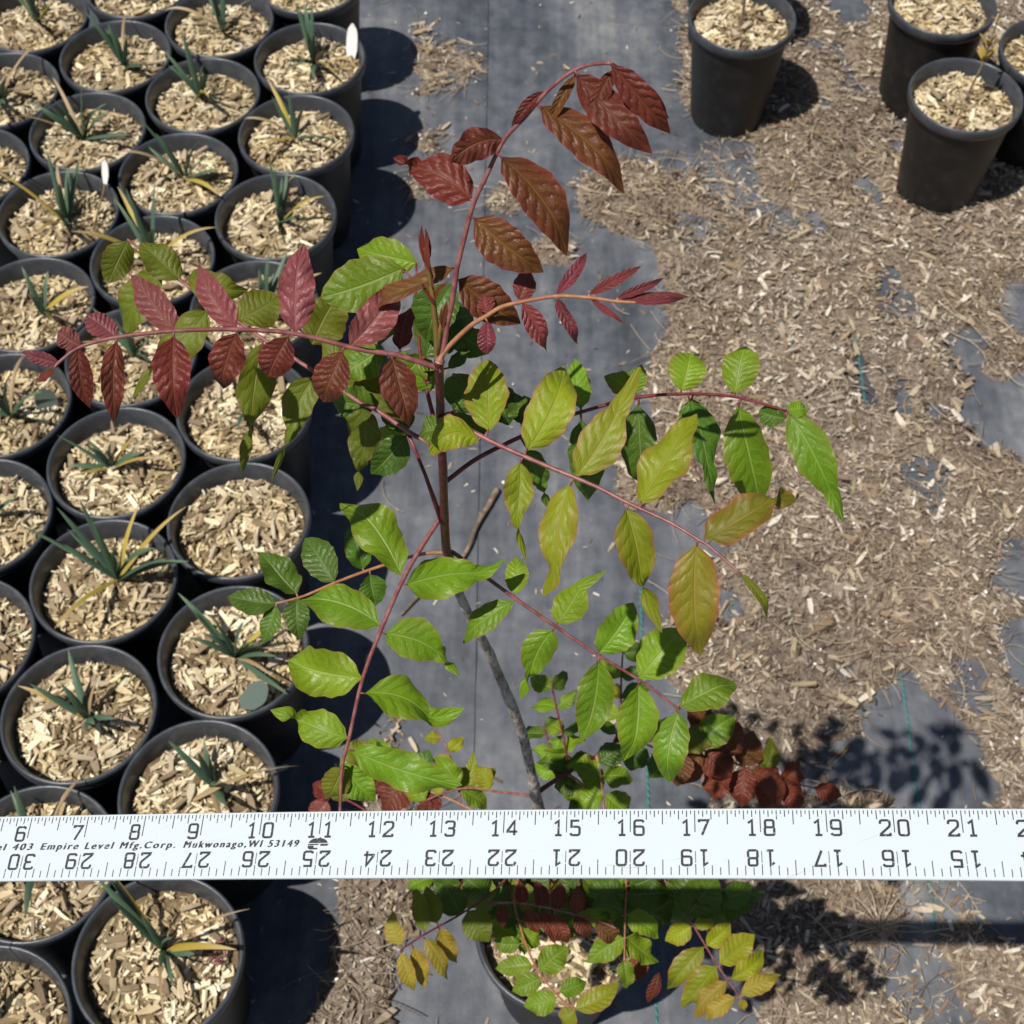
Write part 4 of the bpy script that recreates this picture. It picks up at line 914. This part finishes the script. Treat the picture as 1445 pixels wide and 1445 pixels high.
def stroke(poly, w):
    V = []; n = len(poly)
    for i, p in enumerate(poly):
        a = np.array(poly[max(i-1, 0)]); b = np.array(p); c = np.array(poly[min(i+1, n-1)])
        d0 = (b-a) if i else (c-b); d1 = (c-b) if i < n-1 else (b-a); d0 = d0/np.linalg.norm(d0); d1 = d1/np.linalg.norm(d1)
        n0 = np.array((-d0[1], d0[0])); n1 = np.array((-d1[1], d1[0])); mm_ = n0+n1; l = np.linalg.norm(mm_)
        mm_ = mm_/l if l > .2 else n0; k = 1/max(.55, mm_.dot(n0)); e = mm_*w/2*k
        V.append((b+e, b-e))
    return V
def numeral(txt, s, v, hgt_, flip):
    """digits of one inch mark as one mesh"""
    V = []; F = []; lay = 0
    wd = .6*hgt_*1.0; gap = .065
    xs = [-(gap+wd), gap] if len(txt) == 2 else [-(gap+wd)]
    for ch, x0 in zip(txt, xs):
        for st in DG[ch]:
            q = stroke(st, .16); i0 = len(V); lay += 1
            for a, b in q:
                for p in (a, b):
                    x, y = x0 + p[0]*hgt_, p[1]*hgt_
                    if flip: x, y = -x, -y
                    V.append(RP(s+x, v+y, HH+.00002+lay*.00001))
            for k in range(len(q)-1): F.append((i0+2*k, i0+2*k+1, i0+2*k+3, i0+2*k+2))
    o = obj('numeral', mk('numeral', V, F, False), M['ink'], rul); return o
for k in range(1, 36):
    numeral(str(k), k, WI-.43, .235, False); numeral(str(36-k), k, .43, .235, True)
def lettering(txt, s0, s1, v, h, name):
    cu = bpy.data.curves.new('t', 'FONT'); cu.body = txt; cu.size = 1; cu.shear = .18; cu.space_character = 1.35; cu.fill_mode = 'FRONT'; cu.offset = .0
    to = bpy.data.objects.new('t', cu); COL.objects.link(to); bpy.context.view_layer.update()
    me = bpy.data.meshes.new_from_object(to.evaluated_get(bpy.context.evaluated_depsgraph_get())); bpy.data.objects.remove(to)
    co = np.array([v_.co[:] for v_ in me.vertices]); x0, x1 = co[:, 0].min(), co[:, 0].max()
    V = []; F = []; fs = [tuple(p.vertices) for p in me.polygons]
    for lay, (dx, dy) in enumerate(((0, 0), (.008, .003), (-.008, -.003))):          # bold: three slightly shifted layers
        o = len(V); V += [RP(s0+(c[0]-x0)/(x1-x0)*(s1-s0)+dx, v+c[1]*h/.70+dy, HH+.00003+lay*.00001) for c in co]
        F += [tuple(q+o for q in f) for f in fs]
    obj(name, mk(name, V, F, False), M['ink'], rul)
lettering('Model 403', 5.05, 6.13, .515, .112, 'lettering')
lettering('Empire Level Mfg.Corp.', 6.28, 8.60, .515, .112, 'lettering')
lettering('Mukwonago,WI 53149', 8.75, 10.68, .515, .112, 'lettering')
# round emblem with a lower-case e
V = []; F = []
def blob(pts, lay):
    i = len(V); V.extend([RP(x, y, HH+.00003+lay*.00001) for x, y in pts]); F.append(tuple(range(i, i+len(pts))))
cx, cy = 10.99, .535
blob([(cx + .155*math.cos(a)+.01, cy+.035 + .085*math.sin(a)) for a in [math.pi*k/16 for k in range(17)]], 0)                 # upper half disc
blob([(cx-.155, cy+.022), (cx+.02, cy+.022), (cx+.02, cy+.002), (cx-.155, cy+.002)], 1)
blob([(cx-.155, cy-.006), (cx-.155, cy-.045), (cx-.12, cy-.07), (cx+.01, cy-.07), (cx+.01, cy-.045), (cx-.06, cy-.04), (cx-.06, cy-.006)], 2)
blob([(cx+.05, cy+.022), (cx+.19, cy+.022), (cx+.16, cy-.012), (cx+.05, cy-.012)], 3)
blob([(cx+.03, cy+.135), (cx+.045, cy+.135), (cx+.045, cy+.03), (cx+.03, cy+.03)], 4)
obj('emblem', mk('emblem', V, F, False), M['ink'], rul)
